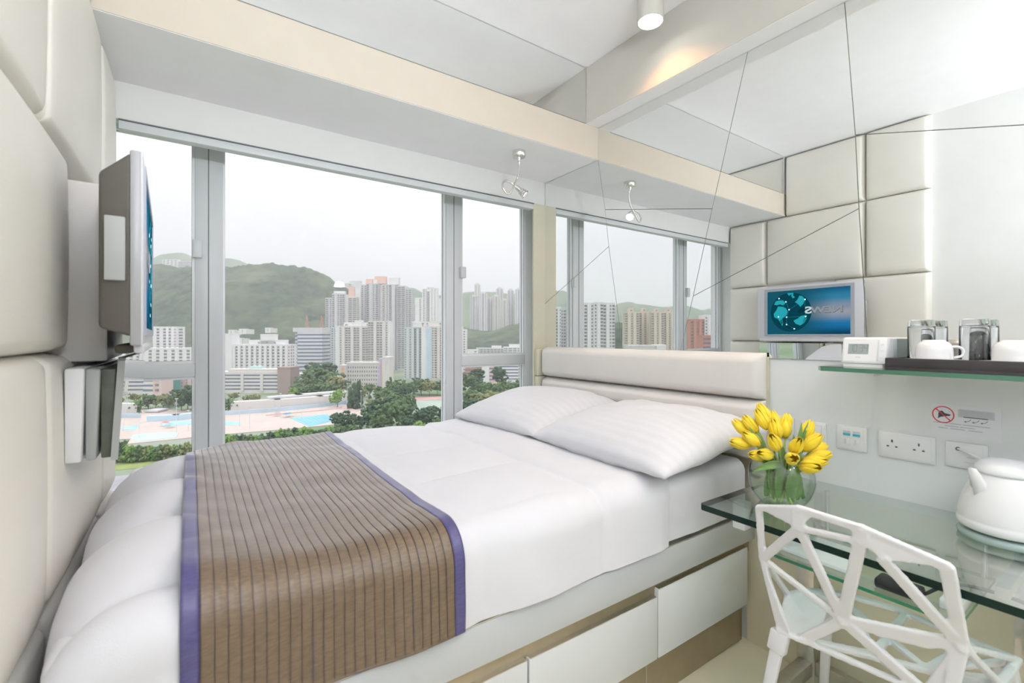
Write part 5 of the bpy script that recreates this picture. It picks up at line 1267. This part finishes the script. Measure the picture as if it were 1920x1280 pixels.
for i, (u, v, c, lb) in enumerate(((537, 783, (.10, .24, .44), 'blue sunshade group by the oval pool'), (543, 782, (.16, .36, .30), 'green sunshade by the oval pool'), (310, 800, (.66, .2, .2), 'red slide beside the left pools'), (318, 803, (.25, .5, .42), 'green play shade beside the left pools'), (520, 781, (.52, .3, .3), 'dull red sunshade on the deck'))):
    d = away(v); x, y = DIR.xy(across(u, d), d)
    t = thing('sunshade', lb, 'sunshade', (x, y, GZ + .35), i, None); mt2 = pmat('shade_canvas_%d' % i, c, .8, var=.05)
    MB().cyl((0, 0, 0), (0, 0, 2.4), .08, n=8).build('pole', M['post'], t, local=True)
    MB().lathe([(2.1, 2.0), (1.0, 2.5), (.0001, 2.8)], (0, 0, 0), 8).build('canopy', mt2, t, local=True)

# ---------------------------------------------------------------- hills
def hill(name, label, prof, d_ridge, front, back, mat, view=DIR, cell=14, bump=5.0, seed=0, foot=GZ - 3, power=1.3):
    us = [p[0] for p in prof]
    r0, r1 = across(us[0], d_ridge), across(us[-1], d_ridge)
    def ridge(r):
        u = 960 + F_PX * r / d_ridge
        for (ua, va), (ub, vb) in zip(prof[:-1], prof[1:]):
            if ua <= u <= ub: f = (u - ua) / (ub - ua); f = f * f * (3 - 2 * f) * .5 + f * .5; return height(va + (vb - va) * f, d_ridge)
        return height(prof[-1][1] if u > us[-1] else prof[0][1], d_ridge)
    nu, nv = int((r1 - r0) / cell), int((front + back) / cell)
    vs = []
    for i in range(nu + 1):
        r = r0 + (r1 - r0) * i / nu; top = ridge(r)
        for j in range(nv + 1):
            d = d_ridge - front + (front + back) * j / nv
            k = smoothstep((d - d_ridge + front) / front) ** power if d <= d_ridge else 1 - .6 * smoothstep((d - d_ridge) / back)
            gul = noise.noise(Vector((r / 130, d / 170, seed))) * .16 * math.sin(math.pi * min(1, k))
            z = foot + (top - foot) * max(0.0, k + gul)
            c1 = noise.noise(Vector((r / 22, d / 22, seed + 3))); c2 = noise.noise(Vector((r / 9, d / 9, seed + 5)))
            z += bump * (c1 * .8 + abs(c2) * .9) * min(1, k * 4)
            x, y = view.xy(r, d); vs.append((x, y, z))
    m = MB(); m.add(vs, [(i * (nv + 1) + j, (i + 1) * (nv + 1) + j, (i + 1) * (nv + 1) + j + 1, i * (nv + 1) + j + 1) for i in range(nu) for j in range(nv)])
    o = m.build(name, mat, smooth=True); struct(o); o['label'] = label; return o
def forest_mat(name, c1, c2, c3, sc1):
    m, nt, out = new_mat(name)
    b = nt.nodes.new('ShaderNodeBsdfPrincipled'); b.inputs['Roughness'].default_value = .95; b.inputs['Specular IOR Level'].default_value = .05
    tc = nt.nodes.new('ShaderNodeTexCoord')
    n1 = nt.nodes.new('ShaderNodeTexNoise'); n1.inputs['Scale'].default_value = sc1; n1.inputs['Detail'].default_value = 8; n1.inputs['Roughness'].default_value = .65
    n2 = nt.nodes.new('ShaderNodeTexNoise'); n2.inputs['Scale'].default_value = sc1 * .22; n2.inputs['Detail'].default_value = 3
    r1 = nt.nodes.new('ShaderNodeValToRGB'); r1.color_ramp.elements[0].position = .36; r1.color_ramp.elements[1].position = .64
    r1.color_ramp.elements[0].color = (*c1, 1); r1.color_ramp.elements[1].color = (*c2, 1)
    mx = nt.nodes.new('ShaderNodeMix'); mx.data_type = 'RGBA'; mr = nt.nodes.new('ShaderNodeMapRange'); mr.inputs['From Min'].default_value = .45; mr.inputs['From Max'].default_value = .7
    for n in (n1, n2): nt.links.new(tc.outputs['Object'], n.inputs['Vector'])
    nt.links.new(n1.outputs['Fac'], r1.inputs[0]); nt.links.new(n2.outputs['Fac'], mr.inputs['Value']); nt.links.new(mr.outputs[0], mx.inputs['Factor'])
    nt.links.new(r1.outputs[0], mx.inputs['A']); mx.inputs['B'].default_value = (*c3, 1); nt.links.new(mx.outputs['Result'], b.inputs['Base Color'])
    nt.links.new(b.outputs[0], out.inputs[0]); return m
M['forest'] = forest_mat('hill_forest', (.016, .031, .021), (.078, .108, .060), (.125, .148, .078), .05)
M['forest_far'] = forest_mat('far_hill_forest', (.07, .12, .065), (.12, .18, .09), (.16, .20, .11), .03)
hill('hill', 'wooded green hill behind the city', [(120, 520), (220, 505), (300, 500), (340, 504), (400, 506), (450, 505), (480, 501), (510, 497), (545, 502), (580, 506), (605, 515), (640, 538), (670, 560), (720, 600), (780, 640)], 1350, 620, 260, M['forest'], cell=6, bump=10, seed=2)
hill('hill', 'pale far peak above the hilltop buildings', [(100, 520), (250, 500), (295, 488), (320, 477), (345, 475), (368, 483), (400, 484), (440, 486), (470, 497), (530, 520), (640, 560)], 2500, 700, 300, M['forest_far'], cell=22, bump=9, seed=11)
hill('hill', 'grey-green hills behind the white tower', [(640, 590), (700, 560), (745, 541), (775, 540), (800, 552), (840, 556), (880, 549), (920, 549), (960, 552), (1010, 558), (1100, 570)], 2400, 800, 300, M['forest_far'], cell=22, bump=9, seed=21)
hill('hill', 'green slope below the distant towers', [(740, 600), (800, 592), (840, 600), (880, 618), (920, 622), (960, 610), (1000, 600), (1080, 598)], 1420, 560, 200, M['forest'], cell=9, bump=5, seed=31)
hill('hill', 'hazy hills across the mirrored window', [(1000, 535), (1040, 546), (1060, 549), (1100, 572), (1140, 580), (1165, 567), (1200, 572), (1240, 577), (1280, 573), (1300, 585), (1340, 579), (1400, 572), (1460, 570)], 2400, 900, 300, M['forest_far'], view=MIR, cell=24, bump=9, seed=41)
hill('hill', 'nearer wooded slope between the mirrored towers', [(1000, 610), (1060, 598), (1090, 600), (1150, 605), (1180, 612), (1270, 618), (1320, 625), (1420, 625)], 900, 400, 150, M['forest'], view=MIR, cell=12, bump=5, seed=51)

# ---------------------------------------------------------------- trees
def leaf_mat(name, c1, c2):
    return pmat(name, c1, .8, spec=.15, col2=c2, vscale=.55)
LM = [leaf_mat('tree_green', (.06, .115, .05), (.15, .22, .10)), leaf_mat('tree_dark', (.035, .075, .045), (.095, .145, .08)), leaf_mat('tree_light', (.11, .22, .05), (.23, .36, .10)), leaf_mat('tree_olive', (.15, .17, .07), (.26, .28, .13))]
M['bark'] = pmat('bark', (.16, .12, .09), .9, var=.1)
def crown_mesh(kind, seed):
    rg = random.Random(seed); m = MB()
    if kind == 'round':
        lobes = [(rg.uniform(-.26, .26), rg.uniform(-.26, .26), rg.uniform(.42, .80), rg.uniform(.17, .27)) for _ in range(9)] + [(0, 0, .6, .30)]
        for k in range(150):
            lx, ly, lz, lr = lobes[k % 10]; v = Vector((rg.gauss(0, 1), rg.gauss(0, 1), rg.gauss(.25, 1))).normalized() * lr * rg.uniform(.75, 1.05)
            m.ico((lx + v.x, ly + v.y, min(.97, lz + v.z)), rg.uniform(.035, .075), 1, .38, rg=rg)
    elif kind == 'cypress':
        for k in range(80):
            zz = rg.uniform(.08, 1.0); rr = .15 * (1 - zz) ** .6 + .02; a = rg.uniform(0, 6.283)
            m.ico((rr * math.cos(a) * .8, rr * math.sin(a) * .8, zz * .96), rg.uniform(.028, .055), 1, .35, sq=(1, 1, 1.7), rg=rg)
    elif kind == 'shrub':
        for k in range(130):
            a = rg.uniform(0, 6.283); rr = rg.uniform(0, .52); m.ico((rr * math.cos(a), rr * math.sin(a), rg.uniform(.12, .85) * (1 - rr * .6)), rg.uniform(.045, .09), 1, .38, rg=rg)
    return m
PROTO = {}
def tree(kind, li, u, vb, vt, label, group, view=DIR, seed=0, wide=1.0):
    d = away(vb); h = (vb - vt) / F_PX * d; x, y = view.xy(across(u, d), d)
    key = (kind, li, seed % 4)
    t = thing({'round': 'broadleaf_tree', 'cypress': 'cypress_tree', 'shrub': 'hedge_shrub'}[kind], label, {'shrub': 'shrub'}.get(kind, 'tree'), (x, y, GZ), rnd.uniform(0, 6.28), group)
    t.scale = (h * wide, h * wide, h)
    if key not in PROTO:
        me = crown_mesh(kind, hash(key) % 1000 if False else (seed % 4) * 17 + li * 5 + len(kind)).build('crown', LM[li], t, local=True, smooth=False)
        tk = MB().cyl((0, 0, 0), (0, 0, .4), .022, .014, 7).build('trunk', M['bark'], t, local=True)
        PROTO[key] = (me, tk)
    else:
        for p in PROTO[key]:
            c = p.copy(); C.objects.link(c); c.parent = t
    return t
rg = random.Random(3)
# hedge row before the pool
k = 0
for u in range(222, 372, 13):
    tree('shrub', [0, 3, 2][k % 3], u + rg.uniform(-3, 3), 866 - (u - 222) * .06 + rg.uniform(-2, 2), 832 - (u - 222) * .06 + rg.uniform(-5, 4), 'rounded green shrub in the row below the narrow window', 'shrub row below the narrow window', seed=k, wide=.9); k += 1
for u in range(418, 668, 12):
    tree('shrub', [0, 2, 0, 1][k % 4], u + rg.uniform(-3, 3), 842 + rg.uniform(-2, 3) - (u - 418) * .05, 812 - (u - 418) * .085 + rg.uniform(-6, 4), 'green shrub in the long row between bed edge and pool', 'shrub row before the pool', seed=k, wide=.95); k += 1
for u, vb, vt, li in ((640, 812, 772, 1), (662, 815, 778, 1), (690, 812, 768, 1), (712, 816, 775, 0), (735, 812, 755, 0), (748, 800, 748, 0), (765, 818, 775, 1), (792, 808, 762, 1), (815, 806, 760, 1), (832, 812, 775, 0), (790, 822, 790, 2), (820, 822, 792, 0), (720, 800, 742, 1), (700, 795, 750, 0)):
    tree('round', li, u, vb, vt, 'dense dark green tree in the park below the slab blocks', 'park trees near the window', seed=k, wide=1.15); k += 1
for u, vb, vt, li in ((560, 745, 716, 0), (575, 742, 705, 0), (588, 738, 690, 0), (602, 735, 682, 1), (615, 738, 692, 0), (628, 745, 706, 3), (640, 742, 712, 0), (552, 752, 725, 2), (600, 748, 715, 0), (580, 750, 720, 0), (620, 752, 718, 0), (596, 722, 680, 1), (545, 756, 735, 3)):
    tree('round', li, u, vb, vt, 'broad tree between the office tower and the pool terrace', 'trees behind the pool terrace', seed=k, wide=1.25); k += 1
tree('round', 2, 633, 764, 728, 'bright light green tree at the end of the pool terrace', None, seed=2, wide=1.0)
for u, vb, vt in ((664, 768, 717), (673, 766, 713), (657, 768, 728)): tree('cypress', 1, u, vb, vt, 'tall dark cypress in the cluster before the school', 'cypresses before the school', seed=k); k += 1
tree('cypress', 1, 694, 775, 740, 'lone dark cypress right of the floodlight posts', None, seed=1)
tree('cypress', 1, 732, 738, 706, 'thin dark cypress beside the cream lettered tower', None, seed=2)
for u, vb, vt in ((768, 762, 738), (776, 764, 734)): tree('cypress', 1, u, vb, vt, 'small conifer beside the sports court', 'conifers beside the sports court', seed=k); k += 1
for u, vb, vt, li in ((690, 745, 720, 0), (712, 755, 722, 0), (722, 765, 728, 0), (740, 750, 712, 0), (752, 760, 722, 1), (765, 745, 715, 0), (778, 738, 712, 0), (790, 740, 708, 0), (805, 742, 714, 3), (820, 740, 712, 0), (834, 742, 716, 0), (680, 750, 728, 3), (705, 780, 745, 3), (735, 772, 735, 0), (748, 735, 716, 3), (758, 778, 740, 0)):
    tree('round', li, u, vb, vt, 'leafy tree around the court below the cream slab', 'trees around the sports court', seed=k, wide=1.2); k += 1
for u, vb, vt, li in ((872, 740, 700, 0), (886, 735, 692, 1), (895, 742, 705, 1), (905, 745, 715, 0), (920, 752, 718, 0), (935, 745, 715, 3), (948, 748, 712, 0), (962, 745, 718, 0), (976, 742, 712, 0), (990, 745, 708, 0), (876, 790, 748, 1), (892, 785, 745, 1), (905, 775, 735, 3), (925, 770, 730, 3), (950, 765, 728, 0), (970, 768, 730, 0), (885, 765, 732, 0), (940, 728, 688, 1)):
    tree('round', li, u, vb, vt, 'tree in the green belt below the right transom', 'green belt below the right transom', seed=k, wide=1.2); k += 1
for u, vb, vt, li in ((262, 768, 735, 0), (278, 766, 738, 0), (292, 765, 742, 0), (306, 766, 738, 3), (318, 764, 740, 0), (340, 770, 735, 0), (352, 772, 728, 1), (364, 768, 722, 1), (428, 775, 745, 0), (440, 772, 748, 2), (250, 776, 748, 0), (438, 752, 735, 3), (470, 760, 738, 3), (480, 758, 740, 3)):
    tree('round', li, u, vb, vt, 'roadside tree behind the left pools and terrace', 'trees behind the left pools', seed=k, wide=1.2); k += 1

ORD = 'first second third fourth fifth sixth seventh eighth ninth tenth eleventh twelfth thirteenth fourteenth fifteenth sixteenth seventeenth eighteenth nineteenth twentieth twenty-first twenty-second twenty-third twenty-fourth'.split()
by = {}
for o in list(C.objects):
    if o.parent is None and o.get('category') in ('tree', 'shrub') and o.get('group'): by.setdefault(o['label'], []).append(o)
for lb, os_ in by.items():
    if len(os_) < 2: continue
    def key(o): p = o.location; return (p.x * CY - p.y * SY) / (p.x * SY + p.y * CY)
    for i, o in enumerate(sorted(os_, key=key)): o['label'] = '%s from the left, %s' % (ORD[i], lb)

# ---------------------------------------------------------------- haze over the city
hz, nt, out = new_mat('city_haze')
vsn = nt.nodes.new('ShaderNodeVolumeScatter'); vsn.inputs['Color'].default_value = (.97, .98, 1, 1); vsn.inputs['Density'].default_value = .00025; vsn.inputs['Anisotropy'].default_value = .1
nt.links.new(vsn.outputs[0], out.inputs['Volume'])
hzo = MB().box(-3900, 3900, 60, 3600, GZ + .01 - 2, 620).build('haze', hz); hzo['kind'] = 'stuff'; hzo['label'] = 'thin grey haze over the city and hills'
